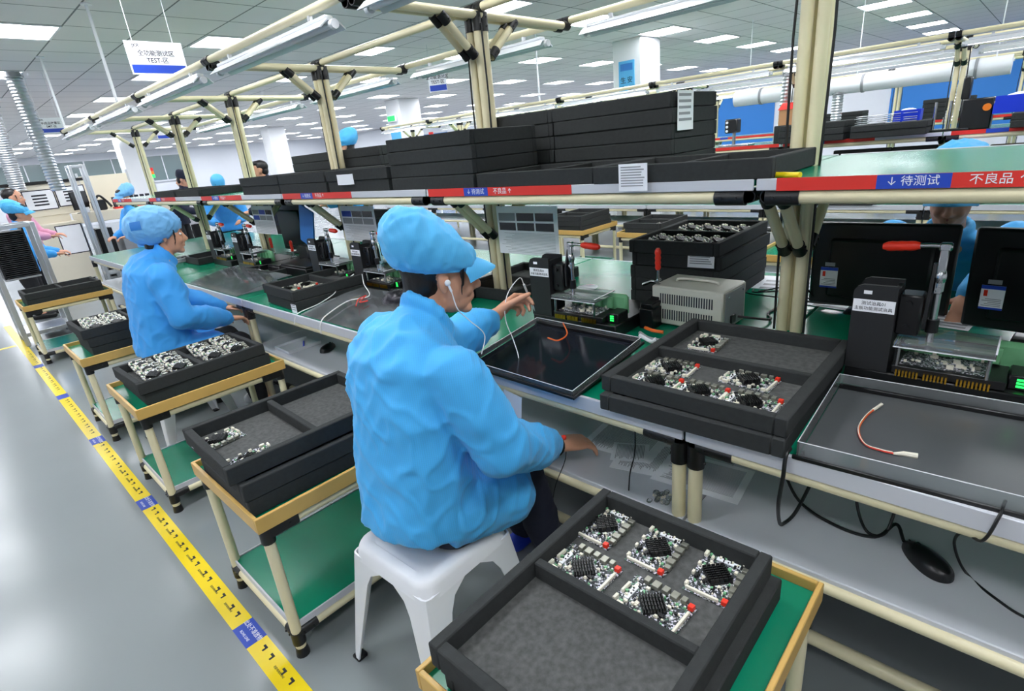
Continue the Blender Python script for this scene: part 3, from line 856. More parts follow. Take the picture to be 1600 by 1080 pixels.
# ------------------------------------------------------------------ clear acrylic covers
def acrylic_box(label, corner, lx, ly, h, rz, tilt=0.0, group=None, dark=True, pm='screen'):
    t = thing('acrylic_cover', label, 'acrylic cover', corner, rz, group)
    t.rotation_euler = (0, -tilt, rz)
    if dark:
        MB().box((.004, .004, .0), (lx - .004, ly - .004, .007), .002).build('screen_panel', M[pm], t)
        MB().box((-.008, -.008, -.0), (lx + .008, -.001, .012), .002).build('rubber_edge', M['black'], t)
        MB().box((lx - .016, .006, .0065), (lx - .0045, ly - .006, .02), .002).build('back_ledge', M['black'], t)
        MB().box((-.008, -.001, -.0), (-.001, ly + .008, .012), .002).build('rubber_edge', M['black'], t)
    w = .004
    m = MB()
    m.box((0, 0, .008), (lx, w, h), .0006); m.box((0, ly - w, .008), (lx, ly, h), .0006)
    m.box((0, w, .008), (w, ly - w, h), .0006); m.box((lx - w, w, .008), (lx, ly - w, h), .0006)
    m.build('acrylic_rim', M['acryl'], t)
    e = MB()
    for a, b in (((0, 0), (lx, .002)), ((0, ly - .002), (lx, ly)), ((0, .002), (.002, ly - .002)), ((lx - .002, .002), (lx, ly - .002))): e.box((*a, h), (*b, h + .0012))
    e.build('rim_edge', M['white'], t)
    s = MB()
    for x in (.012, lx - .012):
        for y in (.012, ly - .012): s.cyl((x, y, .008), (x, y, .02), .004, n=8)
    s.build('corner_screws', M['steel'], t)
    return t


AB = acrylic_box('shallow clear acrylic cover over a dark panel at the right, wire lying in it', (1.272, -.285, ZT), .45, .60, .046, .045, pm='gpanel')
acrylic_box('tilted clear acrylic cover over a dark screen beside the woman\'s hands', (1.215, .955, ZT + .004), .40, .50, .028, -.03, .13)


def sheet(name, label, pts, m, th=.003, cat='sheet', group=None):
    # thin bent plate through rows of points
    t = MB(); n = len(pts); k = len(pts[0])
    vs = [Vector(p) for r in pts for p in r] + [Vector(p) + Vector((0, 0, th)) for r in pts for p in r]; fs = []; N = n * k
    for i in range(n - 1):
        for j in range(k - 1):
            a = i * k + j; q = (a, a + 1, a + k + 1, a + k); fs += [q[::-1], tuple(v + N for v in q)]
    ring = [j for j in range(k)] + [i * k + k - 1 for i in range(1, n)] + [(n - 1) * k + j for j in range(k - 2, -1, -1)] + [i * k for i in range(n - 2, 0, -1)]
    for i in range(len(ring)): a, b = ring[i], ring[(i + 1) % len(ring)]; fs.append((a, b, b + N, a + N))
    t.add(vs, fs)
    return tag(t.build(name, m), label, cat, group)


def bent(x0, x1, y0, y1, z, rise, n=7):
    return [[(x0 + (x1 - x0) * i / (n - 1), y0 + (y1 - y0) * j / (n - 1), z + rise * math.sin(PI * .5 * i / (n - 1)) * (1 if j else 1)) for j in range(n)] for i in range(n)]


sheet('acrylic_sheet', 'large clear acrylic sheet propped on the bench left of the visor-cap woman', bent(1.262, 1.68, 2.14, 2.86, ZT + .004, .05), M['film'])
sheet('acrylic_sheet', 'clear acrylic sheet with a creased middle in front of the puffy-cap woman', bent(1.262, 1.66, 3.75, 4.72, ZT + .004, .05), M['film'])
dk = MB().box((1.27, 2.16, ZT + .0005), (1.66, 2.84, ZT + .0035)).build('work_mat', M['gpanel'])
tag(dk, 'dark flat panel under the large clear sheet left of the visor-cap woman', 'mat')
dk = MB().box((1.27, 3.78, ZT + .0005), (1.64, 4.70, ZT + .0035)).build('work_mat', M['grey'])
tag(dk, 'grey flat panel under the creased clear sheet by the puffy-cap woman', 'mat')


def curve_pts(pts, n=8):
    # Catmull-Rom through the points
    P = [Vector(p) for p in pts]; P = [P[0] * 2 - P[1]] + P + [P[-1] * 2 - P[-2]]; out = []
    for i in range(1, len(P) - 2):
        a, b, c, d = P[i - 1:i + 3]
        for k in range(n):
            t = k / n
            out.append(.5 * ((2 * b) + (c - a) * t + (2 * a - 5 * b + 4 * c - d) * t * t + (3 * b - a - 3 * c + d) * t ** 3))
    out.append(P[-2]); return out


def cable(name, label, pts, r, m, cat='cable', group=None, n=8):
    return tag(MB().tube(curve_pts(pts, n), r, 8).build(name, m), label, cat, group)


# the short red and yellow harness lying in the right cover
zc_ = ZT + .0115
hw = thing('wire_harness', 'short red and yellow wire harness with white plugs lying in the right clear cover', 'wire')
ps = [at(x, y, z=zc_) for x, y in ((1378, 632), (1355, 650), (1342, 672), (1352, 695), (1378, 705), (1396, 709))]
for i, c in enumerate((M['red'], M['orange'], M['rwire'], M['conn'])):
    MB().tube(curve_pts([p + Vector((.0024 * (i % 2), .0024 * (i // 2), .0008 * i)) for p in ps]), .0013, 6).build('wire', c, hw)
a, b = at(1378, 632, z=zc_), at(1364, 641, z=zc_)
MB().tube([b, a], .004, 8).build('plug', M['conn'], hw)
a, b, c = at(1396, 709, z=zc_), at(1412, 709, z=zc_), at(1434, 713, z=zc_)
MB().tube([a, b, c], .004, 8, [.003, .006, .007]).build('plug', M['conn'], hw)
cable('wire_harness', 'orange and white wire tail lying at the back of the tilted clear cover', [at(x, y, z=ZT + .085) for x, y in ((880, 505), (886, 522), (872, 532), (856, 528))], .0028, M['orange'], 'wire')
cable('wire_harness', 'small red wire loop on the bench left of the visor-cap woman', [at(x, y, z=ZT + .06) for x, y in ((556, 478), (560, 468), (572, 462), (562, 472), (575, 470))], .003, M['red'], 'wire')
cb = thing('cable_tangle', 'tangle of silver and orange plugs between the black case and the bench tray', 'cable')
for i, (m, pp) in enumerate(((M['grey'], ((1000, 520), (1012, 528), (1030, 532))), (M['orange'], ((1008, 512), (1022, 517), (1036, 519))), (M['white'], ((1000, 524), (1018, 534), (1024, 530))))):
    MB().tube(curve_pts([at(x, y, z=ZT + .03) for x, y in pp]), .007, 8).build('plug', m, cb)
cable('cable', 'black power cable with plug leaving the right end of the ivory power supply', [(2.10, .80, ZT + .04), (2.12, .74, ZT + .035), (2.2, .70, ZT + .012), (2.3, .74, ZT + .006), (2.45, .70, ZT + .006), (2.62, .55, ZT + .006)], .005, M['cable'])
for i, o in enumerate((0, .03, .06)):
    cable('cable', ['lowest', 'middle', 'uppermost'][i] + ' of the thin black cables looping behind the thick double post', [(2.62, .95 - o, ZT + .005), (2.50, .90 - o, ZT + .02 + o * .3), (2.42, .72 - o, ZT + .04 + o), (2.5, .58, ZT + .01 + o * .1), (2.6, .30 + o, ZT + .006 + o * .1)], .003, M['cable'], group='thin black cables by the post')

# ------------------------------------------------------------------ power supply
def power_supply():
    t = thing('power_supply', 'ivory metal bench power supply with slotted side vents and carry handle', 'power supply', (1.965, .80, ZT), -.03)
    MB().box((0, 0, .008), (.21, .305, .17), .006).build('case', M['psu'], t)
    v = MB()
    for i in range(22):
        for z in (.032, .098): v.box((-.0012, .04 + i * .0105, z), (.003, .0448 + i * .0105, z + .042))
    v.build('vent_slots', M['ink'], t)['kind'] = 'stuff'
    MB().tube(curve_pts([(.10, .06, .17), (.10, .075, .181), (.10, .15, .184), (.10, .23, .181), (.10, .245, .17)]), .006, 10).build('handle', M['psu'], t)
    MB().box((.02, -.004, .02), (.19, .0, .16), .001).build('rear_plate', M['grey'], t)
    s = MB()
    for x in (.04, .17):
        for z in (.035, .145): s.cyl((x, -.007, z), (x, -.004, z), .005, n=8)
    s.build('screws', M['steel'], t)
    MB().box((.06, -.012, .03), (.10, -.004, .065), .003).build('inlet', M['black'], t)
    for x in (.02, .19):
        for y in (.02, .285): MB().cyl((x, y, 0), (x, y, .01), .008, n=10).build('foot', M['black'], t)


power_supply()

# ------------------------------------------------------------------ monitors seen from behind
def monitor(label, loc, w, h, rz, tilt, sticker=True, group=None):
    t = thing('monitor', label, 'monitor', loc, rz, group)
    tm = Matrix.Rotation(tilt, 4, 'Y')
    s = MB(); s.M = tm
    s.box((0, -w / 2, .02), (.03, w / 2, h), .008); s.build('housing', M['black'], t)
    b = MB(); b.M = tm; b.box((-.018, -w * .36, .06), (.004, w * .36, h - .06), .01); b.build('back_panel', M['black'], t)
    sc = MB(); sc.M = tm; sc.box((.03, -w / 2 + .012, .035), (.032, w / 2 - .012, h - .014)); sc.build('screen', M['screen'], t)
    d = MB(); d.box((-.05, -.09, 0), (.10, .09, .012), .004); d.box((-.01, -.03, .01), (.03, .03, .07), .006); d.build('stand', M['black'], t)
    if sticker:
        l = MB(); l.M = tm; y0 = w * .5 - .105
        l.box((-.0195, y0, .10), (-.0185, y0 + .062, .185)); lo = l.build('energy_label', M['paper'], t)
        for (z0, z1) in ((.1, .107), (.172, .185)):
            q = MB(); q.M = tm; q.box((-.0202, y0, z0), (-.0194, y0 + .062, z1)); q.build('blue_band', M['blulab'], lo)
        q = MB(); q.M = tm
        for i in range(5): q.box((-.0202, y0 + .006, .112 + i * .006), (-.0194, y0 + .056 - (i % 3) * .008, .114 + i * .006))
        q.build('fine_print', M['grey'], lo)['kind'] = 'stuff'
        q = MB(); q.M = tm; q.box((-.0202, y0 + .044, .147), (-.0194, y0 + .054, .168)); q.build('rating_bar', M['red'], lo)
        q = MB(); q.M = tm; q.box((-.0195, y0 + .012, .19), (-.0185, y0 + .048, .205)); q.build('serial_label', M['grey'], t)
    return t


monitor('black monitor seen from behind, energy label at its lower left, behind the right press fixture', (2.46, .40, ZT), .47, .36, 0, -.04, True, 'black monitors on the far bench side')
monitor('black monitor cut by the right edge of the photo, energy label on its back', (2.36, -.115, ZT), .47, .37, -.10, -.10, True, 'black monitors on the far bench side')
monitor('black monitor behind the hanging sheet left of the visor cap, red clamp in front', (2.36, 5.06, ZT), .56, .46, .0, -.02, False, 'black monitors on the far bench side')
monitor('dark monitor just left of the visor cap, mostly hidden by it', (2.46, 3.58, ZT), .50, .40, .0, -.05, False, 'black monitors on the far bench side')

# ------------------------------------------------------------------ hanging instruction sheets
def sop(label, y0, y1, z0, z1, x=2.035):
    t = thing('instruction_sheet', label, 'sheet', (x, y0, z0), 0, 'instruction sheets hung below the shelf')
    w, h = y1 - y0, z1 - z0
    MB().box((0, 0, 0), (.002, w, h)).build('page', M['paper'], t)
    r = random.Random(int(y0 * 10)); p = MB()
    for i in range(3):
        for j in range(2):
            a = .025 + i * (w - .03) / 3
            p.mi = r.choice((0, 1, 2)); p.box((-.001, a, h * (.5 + .2 * j)), (0, a + (w - .06) / 3, h * (.5 + .2 * j) + h * .16))
    p.build('picture_panels', [M['grey'], M['screen'], M['blulab']], t)
    q = MB()
    for i in range(14):
        q.box((-.001, .02, h * .05 + i * h * .03), (0, w - .02 - r.uniform(0, .1), h * .05 + i * h * .03 + .0014))
    q.build('text_lines', M['grey'], t)['kind'] = 'stuff'
    for yy in (.04, w - .04):
        MB().cyl((.001, yy, h - .004), (.001, yy, h + .06), .0025, n=6).build('hanger', M['alu'], t)


sop('large printed instruction sheet hanging below the shelf right of the near cream post', 1.63, 2.03, 1.02, 1.262)
sop('printed instruction sheet hanging just left of the visor cap', 3.16, 3.58, 1.02, 1.262)
sop('smaller printed instruction sheet hanging left of the black monitor', 4.68, 5.10, 1.02, 1.262)


def note(label, o, ux, uy, w, h, rows=6, curl=0.0, name='paper_note', cat='note'):
    t = thing(name, label, cat)
    Mx = plane_M(o, ux, uy)
    m = MB(); m.M = Mx; n = 6
    vs = []; fs = []
    for s in (0, .0009):
        for i in range(n):
            u = i / (n - 1)
            for v in (0, 1): vs.append((u * w, v * h, s + curl * math.sin(PI * u)))
    for i in range(n - 1):
        a = 2 * i; fs += [(a, a + 2, a + 3, a + 1), (a + 2 * n, a + 1 + 2 * n, a + 3 + 2 * n, a + 2 + 2 * n), (a, a + 2 * n, a + 2 + 2 * n, a + 2), (a + 1, a + 3, a + 3 + 2 * n, a + 1 + 2 * n)]
    fs += [(0, 1, 1 + 2 * n, 2 * n), (2 * n - 2, 4 * n - 2, 4 * n - 1, 2 * n - 1)]
    m.add(vs, fs); m.build('page', M['paper'], t)
    q = MB(); q.M = Mx; r = random.Random(int(w * 1000 + h * 777))
    if curl == 0:
        for i in range(rows):
            y = h * (.86 - .78 * i / rows); q.box((w * .08, y, .0012), (w * r.uniform(.78, .92), y + h * .34 / rows, .0016))
        q.build('printed_lines', M['grey'], t)['kind'] = 'stuff'
    return t


note('white printed paper hanging over the shelf edge beside the tall ivory gap', (1.650, 1.045, 1.366), (0, -1, 0), (0, 0, 1), .108, .088, 8)
MB2
note('curled white note stuck on the front of the low shelf trays', (1.668, 2.90, 1.43), (0, -1, 0), (0, 0, 1), .17, .055, 3, .012)
note('handwritten grey note on the side of the tall tray stack by the power supply', (2.236, 1.075, ZT + .19), (0, -1, .02), (.1, 0, 1), .12, .085, 7)
note('white paper hung on the right end of the tallest shelf stack', (2.20, 1.112, 1.54), (1, 0, 0), (0, .0, 1), .14, .15, 5)
note('small white tag on the lower tray left of the clear sheet', (1.268, 2.97, ZT + .0), (0, -1, 0), (0, 0, 1), .06, .05, 3)
# ------------------------------------------------------------------ on the lower shelf
def flat_paper(label, x, y, w, h, rz, z=ZL, rows=40, grid=False):
    return note(label, (x, y, z + .001), (math.cos(rz), math.sin(rz), 0), (-math.sin(rz), math.cos(rz), 0), w, h, rows, 0, 'paper_sheet', 'paper')


flat_paper('printed sheet on the lower shelf between the hand and the cream legs, under other papers', 1.56, .98, .21, .25, PI + .25)
flat_paper('ruled table sheet on the lower shelf behind the cream double legs', 1.60, .52, .28, .2, PI / 2 + .1, ZL + .002)
flat_paper('small blank-bottomed paper next to the woman\'s right hand on the lower shelf', 1.50, 1.0, .12, .13, PI + .45, ZL + .004, 20)
flat_paper('loose grey paper on the lower shelf under the small paper', 1.62, 1.12, .2, .28, PI + .1, ZL + .0008, 44)
bag = thing('small_parts_bag', 'crumpled clear bag of small parts on the lower shelf beside the cream leg', 'bag', (1.30, .70, ZL))
q = MB(); r = random.Random(3)
for i in range(16): q.ell((r.uniform(-.035, .035), r.uniform(-.03, .03), .006), (.012, .009, .006), 8, 6)
q.build('crumpled_film', M['film'], bag)
q = MB()
for i in range(10): q.box((x := r.uniform(-.03, .03), y := r.uniform(-.025, .025), .002), (x + .009, y + .005, .007))
q.build('contents', M['conn'], bag)['kind'] = 'stuff'


def mouse(label, loc, rz):
    t = thing('computer_mouse', label, 'computer mouse', loc, rz)
    m = MB(); rings = []
    for i in range(21):
        u = .5 - .5 * math.cos(PI * i / 20); x = -.07 + .14 * u
        v = abs(2 * u - 1); sq_ = max(0.0, 1 - v ** (2.4 if u < .5 else 2.0)) ** .5
        w = max(.003, sq_ * (.041 - .014 * u)); h = max(.004, .038 * max(0.0, 1 - abs(2 * u - .9) ** 2.2 / 1.35) ** .6 if .02 < u < .98 else .006)
        ring = []
        for k in range(16):
            a = 2 * PI * k / 16; zz = math.sin(a)
            ring.append((x, w * math.cos(a), .003 + (h * max(zz, 0) ** .8 if zz > 0 else .0)))
        rings.append(ring)
    m.loft(rings); m.build('shell', M['black'], t, 60)
    MB().cyl((.03, -.004, .031), (.03, .004, .031), .009, n=14).build('scroll_wheel', M['blackm'], t)
    MB().box((-.004, -.0008, .0), (.058, .0008, .029)).build('button_seam', M['blackm'], t)
    return t


mouse('black computer mouse lying on the lower shelf at the right', (1.44, .045, ZL), .85)
mouse('black computer mouse on the lower shelf behind the visor-cap woman', (1.47, 3.06, ZL), .5)
g = 'black cables on the lower shelf'
cable('mouse_cable', 'thick black mouse cable curling along the lower shelf at the right', [(1.475, .098, ZL + .02), (1.53, .125, ZL + .025), (1.47, .16, ZL + .006), (1.46, .25, ZL + .006), (1.50, .36, ZL + .02), (1.56, .44, ZL + .1)], .0045, M['cable'], group=g)
cable('cable', 'black cable hanging over the bench edge left of the right cover, looping onto the shelf', [(1.27, .335, ZT + .008), (1.238, .335, ZT + .002), (1.232, .335, ZT - .05), (1.25, .345, ZT - .15), (1.33, .36, ZL + .05), (1.39, .365, ZL + .006), (1.44, .35, ZL + .02), (1.53, .335, ZL + .09), (1.6, .33, ZL + .15)], .005, M['cable'], group=g)
cable('cable', 'black cable loop dangling between the bench rail and the mouse', [(1.53, .24, ZL + .16), (1.50, .21, ZL + .05), (1.47, .175, ZL + .012), (1.50, .14, ZL + .012), (1.55, .13, ZL + .1)], .004, M['cable'], group=g)
cable('cable', 'thin black cable with a loose bend at the right end of the lower shelf', [(1.29, -.06, ZT + .012), (1.24, -.055, ZT + .003), (1.236, -.04, ZT - .06), (1.30, -.01, ZL + .22), (1.42, -.0, ZL + .1), (1.46, -.03, ZL + .004), (1.40, -.09, ZL + .004), (1.37, -.16, ZL + .004), (1.40, -.3, ZL + .004)], .0032, M['cable'], group=g)
cable('cable', 'thin black cord hanging from the bench rail down to the lower shelf near the papers', [(1.255, .76, ZT - .06), (1.258, .765, ZT - .15), (1.27, .79, ZL + .08), (1.275, .80, ZL + .005)], .0022, M['cable'], group=g)
pn = thing('ballpoint_pen', 'blue ballpoint pen lying on the lower shelf left of the visor-cap woman', 'pen', (1.43, 3.30, ZL + .006), 1.1)
MB().cyl((-.06, 0, 0), (.05, 0, 0), .0045, n=10).build('barrel', M['bluebin'], pn); MB().cyl((.05, 0, 0), (.068, 0, 0), .0045, .001, n=10).build('tip', M['steel'], pn)
bx = thing('paper_tray', 'white open paper tray on the lower shelf behind the visor-cap woman', 'tray', (1.40, 3.32, ZL))
MB().box((-.11, -.10, 0), (.11, .10, .006), .002).build('floor_panel', M['white'], bx)
for a, b in (((-.11, -.10), (.11, -.094)), ((-.11, .094), (.11, .10)), ((-.11, -.094), (-.104, .094))): MB().box((*a, .006), (*b, .02), .001).build('rim', M['white'], bx)
pn.location.z = ZL + .0115
st = thing('cable_strap', 'white card with rows of slots hanging from the bench edge beside the woman\'s sleeve', 'card')
q = MB(); q.M = plane_M((1.225, 1.275, .735), (.0, -1, -.15), (-.02, .25, 1)); q.box((0, -.40, 0), (.085, 0, .001)); q.build('card_strip', M['paper'], st)
s_ = MB(); s_.M = q.M
for i in range(7):
    for j in range(3): s_.box((.012 + j * .024, -.39 + i * .016, -.0006), (.026 + j * .024, -.384 + i * .016, 0))
s_.build('slots', M['grey'], st)['kind'] = 'stuff'

# ------------------------------------------------------------------ white stool
def stool(label, loc, rz, group=None):
    t = thing('stool', label, 'stool', loc, rz, group)
    H = .47; a = .165; rr = .05
    def sq(h, z, r):
        out = []
        for cx_, cy_, a0 in ((1, 1, 0), (-1, 1, 90), (-1, -1, 180), (1, -1, 270)):
            for k in range(6):
                t_ = math.radians(a0 + 90 * k / 5); out.append(((h - r) * cx_ + r * math.cos(t_), (h - r) * cy_ + r * math.sin(t_), z))
        return out
    s = MB()
    s.loft([sq(a + .013, H - .052, .055), sq(a + .011, H - .045, .055), sq(a + .006, H - .018, .052), sq(a, H - .006, .05), sq(a - .008, H, .046), sq(a - .03, H, .04), sq(a - .033, H - .003, .04)])
    s.build('seat', M['white'], t)
    for i, (cx_, cy_) in enumerate(((1, 1), (-1, 1), (-1, -1), (1, -1))):
        l = MB(); rings = []
        # L-shaped angle leg, wide at the top, narrow at the foot, splayed outwards
        for u in [k / 10 for k in range(11)]:
            z = (H - .04) * (1 - u) + .008 * u
            o = a + .010 + .055 * u; wd = (.062 * (1 - u) + .034); th = .006
            if u < .12: wd += .07 * (1 - u / .12)
            r = .02
            ring = [(o - wd, o), (o - r, o), (o - r * .3, o - r * .3), (o, o - r), (o, o - wd), (o - th, o - wd), (o - th, o - r), (o - r * .3 - th * .7, o - r * .3 - th * .7), (o - r, o - th), (o - wd, o - th)]
            rings.append([(p * cx_, q_ * cy_, z) for p, q_ in ring])
        l.loft(rings); lo = l.build('leg', M['white'], t, 30)
        f = MB(); o = a + .065
        f.box((min(cx_ * (o - .036), cx_ * (o + .002)), min(cy_ * (o - .036), cy_ * (o + .002)), 0), (max(cx_ * (o - .036), cx_ * (o + .002)), max(cy_ * (o - .036), cy_ * (o + .002)), .014), .004)
        f.build('rubber_foot', M['black'], lo)
    return t


stool('white plastic-coated stool under the visor-cap woman, square seat and angled legs', (.757, 1.182, 0), .03, 'white stools')
stool('white stool under the puffy-cap woman, only one leg showing behind a cart', (.79, 3.74, 0), .05, 'white stools')

# ------------------------------------------------------------------ floor marking tape
tp = thing('floor_tape', 'yellow floor marking tape with black print and blue labels along the carts', 'tape', (.335, 0, 0))
MB().box((-.036, -1.5, .0), (.036, 9.3, .0012)).build('tape_strip', M['yellow'], tp)
mk = MB(); r = random.Random(8)
y = .9; blues = (1.72, 2.9 + .28, 4.4, 5.6, 6.8)
bl = [1.80, 3.09, 4.22, 5.45, 6.7]
while y < 7.5:
    if all(abs(y - b) > .10 for b in bl):
        for dy in (0, .055):
            mk.prism([(-.004, y + dy), (.016, y + dy), (.016, y + dy + .022), (.008, y + dy + .022), (.008, y + dy + .008), (-.004, y + dy + .008)], .0012, .0016)
    y += .145
mk.build('printed_arrows', M['ink'], tp)['kind'] = 'stuff'
for i, b in enumerate(bl):
    lo = MB().box((-.037, b - .062, .0012), (.037, b + .062, .0018)).build('blue_label', M['blulab'], tp)
    if i < 3:
        text_mesh('此处不准放物', .022, M['white'], 'lettering', lo, plane_M((.012, b, .0019), (0, -1, 0), (1, 0, 0)))
        text_mesh('ROHS LINE', .014, M['white'], 'lettering', lo, plane_M((-.018, b, .0019), (0, -1, 0), (1, 0, 0)))
y = 1.0
for k in range(22):
    yy = 1.09 + k * .145
    if yy > 3.6: break
    if all(abs(yy + .04 - b) > .11 for b in bl):
        text_mesh('防静电地线 LINE', .0095, M['ink'], 'lettering', tp, plane_M((-.004, yy + .03, .0014), (0, -1, 0), (1, 0, 0)))
tp2 = thing('floor_tape', 'yellow floor line crossing towards the aisle at the left edge', 'tape', (0, 0, 0))
MB().box((-.2, 7.9, 0), (.29, 7.97, .0012)).build('tape_strip', M['yellow'], tp2)

# ------------------------------------------------------------------ signs hung from the ceiling
def hang_sign(label, x, y, z0, w, h, rz=0, lines=('JKR', '全功能测试区', 'TEST-区'), big=True):
    t = thing('hanging_sign', label, 'sign', (x, y, z0), rz, 'signs hung from the ceiling')
    MB().box((-w / 2, -.003, 0), (w / 2, .003, h), .001).build('panel', M['paper'], t)
    MB().box((-w / 2 + .01, -.0042, h * .05), (w / 2 - .01, -.003, h * .30)).build('blue_band', M['blulab'], t)
    if big:
        Mx = plane_M((-w * .32, -.0035, h * .87), (1, 0, 0), (0, 0, 1)); text_mesh(lines[0], h * .15, M['navy'], 'lettering', t, Mx, bold=.012)
        Mx = plane_M((0, -.0035, h * .64), (1, 0, 0), (0, 0, 1)); text_mesh(lines[1], h * .185, M['navy'], 'lettering', t, Mx, bold=.012)
        Mx = plane_M((0, -.0035, h * .43), (1, 0, 0), (0, 0, 1)); text_mesh(lines[2], h * .19, M['navy'], 'lettering', t, Mx, bold=.012)
    for s in (-1, 1):
        MB().cyl((s * w * .35, 0, h), (s * w * .35, 0, CEIL - z0), .0025, n=6).build('cord', M['white'], t)


hang_sign('white and blue hanging sign in big letters near the top left', 1.53, 4.80, 2.265, .37, .215, .0)
hang_sign('white and blue hanging sign far left, beyond the big one', 1.47, 9.0, 2.22, .26, .175, .0, ('JKR', '半成品放置区', 'SMT-区'))
hang_sign('small white and blue hanging sign right of the second post head', 5.35, 6.2, 2.32, .25, .28, -.9, ('JKR', '全功能测试区', 'TEST-区'))
hang_sign('tiny blue hanging sign far behind, between two post heads', 4.3, 14.0, 2.38, .55, .25, 0, big=False)
# ------------------------------------------------------------------ people
def fused(mb, voxel, smooth=4, disp=None, factor=.5):
    # one continuous skin over overlapping volumes
    me = mb.mesh('tmp', M['skin'])
    o = link('tmp', me)
    r = o.modifiers.new('r', 'REMESH'); r.mode = 'VOXEL'; r.voxel_size = voxel; r.use_smooth_shade = True
    if smooth:
        s = o.modifiers.new('s', 'SMOOTH'); s.iterations = smooth; s.factor = factor
    dg = bpy.context.evaluated_depsgraph_get(); dg.update()
    ev = bpy.data.meshes.new_from_object(o.evaluated_get(dg))
    bpy.data.objects.remove(o); bpy.data.meshes.remove(me)
    if disp:
        cos = [(v.co.copy(), v.normal.copy()) for v in ev.vertices]
        for v, (c, n) in zip(ev.vertices, cos): v.co = c + n * disp(c)
    ev.polygons.foreach_set('use_smooth', [True] * len(ev.polygons))
    ev.materials.clear()
    return ev


def put_mesh(me, name, m, parent, label=None):
    me.name = name; me.materials.append(m)
    o = link(name, me, parent)
    if label: o['label'] = label
    return o


def limb(mb, pts, rad, n=14):
    mb.tube(pts, 0, n, rad)
    for p, r in zip(pts, rad): mb.ell(p, (r, r, r), 12, 8)


def ring(c, fx, ly, tilt=0.0, n=20, e=2.3):
    out = []
    for k in range(n):
        a = 2 * PI * k / n; ca, sa = math.cos(a), math.sin(a)
        x = fx * math.copysign(abs(ca) ** (2 / e), ca); y = ly * math.copysign(abs(sa) ** (2 / e), sa)
        out.append((c[0] + x * math.cos(tilt), c[1] + y, c[2] - x * math.sin(tilt)))
    return out


def hand(mb, w, d, nrm, side, curls, s=1.0, thumb=(.55, .75, .35), tc=.5):
    w = Vector(w); d = Vector(d).normalized(); nrm = Vector(nrm); nrm = (nrm - d * nrm.dot(d)).normalized()
    sd = (d.cross(nrm) if side == 'R' else nrm.cross(d)).normalized()
    def P(a, b, c): return w + (d * a + sd * b + nrm * c) * s
    rings = []
    for a, hw, ht in ((-.03, .026, .021), (0, .027, .019), (.03, .036, .0175), (.06, .041, .0155), (.088, .039, .0125)):
        rings.append([P(a, hw * math.cos(2 * PI * k / 14), ht * math.sin(2 * PI * k / 14)) for k in range(14)])
    mb.loft(rings)
    for (off, ln, sp), cu in zip(((.029, .072, .10), (.010, .080, .02), (-.010, .074, -.05), (-.028, .058, -.13)), curls):
        p = P(.084, off, 0); pts = [P(.07, off, 0), p]; ang = 0; dd = (d + sd * sp).normalized()
        for f, c in zip((.46, .30, .24), cu):
            ang += c; v = dd * math.cos(ang) + nrm * math.sin(ang); p = p + v * ln * f * s; pts.append(p)
        r0 = .0088 if off > -.02 else .0078
        limb(mb, pts, [r0 * s, r0 * 1.08 * s, r0 * s, r0 * .92 * s, r0 * .74 * s], 10)
    p = P(.022, .026, .006); v = (d * thumb[0] + sd * thumb[1] + nrm * thumb[2]).normalized(); pts = [P(.012, .014, .004), p]
    for f, c in ((.034, 0), (.030, tc), (.024, tc * .6)):
        v = (v + (d * .9 + nrm * .35) * c).normalized(); p = p + v * f * s; pts.append(p)
    limb(mb, pts, [.013 * s, .0125 * s, .0105 * s, .0095 * s, .0072 * s], 10)


def head_volumes(mb, T):
    def E(c, r): mb.ell(T @ Vector(c), r, 20, 14, T.to_3x3())
    E((-.012, 0, .035), (.097, .076, .085)); E((.03, 0, -.02), (.064, .064, .085)); E((.032, 0, -.068), (.056, .052, .045))
    E((.074, 0, -.098), (.021, .026, .018)); E((.078, 0, .022), (.017, .050, .012)); E((.072, .030, -.035), (.020, .020, .022)); E((.072, -.030, -.035), (.020, .020, .022))
    E((.082, 0, -.062), (.018, .028, .019))
    mb.tube([T @ Vector(p) for p in ((.088, 0, .012), (.101, 0, -.014), (.110, 0, -.030))], 0, 10, [.008, .010, .013])
    E((.109, 0, -.033), (.012, .013, .010)); E((.098, .012, -.036), (.010, .008, .008)); E((.098, -.012, -.036), (.010, .008, .008))
    for s in (-1, 1):
        R_ = T.to_3x3() @ Matrix.Rotation(-.25 * s, 3, 'Z') @ Matrix.Rotation(-.2, 3, 'Y')
        mb.ell(T @ Vector((-.006, s * .079, -.006)), (.018, .008, .031), 14, 10, R_)
        mb.ell(T @ Vector((-.004, s * .076, -.030)), (.010, .008, .012), 10, 8, R_)


def wrinkle(amp, f=7.0, seed=0.0):
    def d(p):
        q = Vector((p.x * f + seed, p.y * f, p.z * f * .8))
        a = noise.noise(q) * .8
        u = Vector(((p.y * 1.3 + p.z * .6) * f * 1.3, (p.x + p.z * .45) * f * 1.3, p.z * f * .45 + seed))
        b = (1 - abs(noise.noise(u)) * 2.4)
        w = Vector(((p.y - p.z * .9 + seed) * f * 1.9, (p.x - p.z * .7) * f * 1.9, (p.z + p.x) * f * .5))
        c = max(0.0, 1 - abs(noise.noise(w)) * 4.5)
        return amp * (.55 * a + .7 * b + .55 * c + .18 * noise.noise(q * 4))
    return d


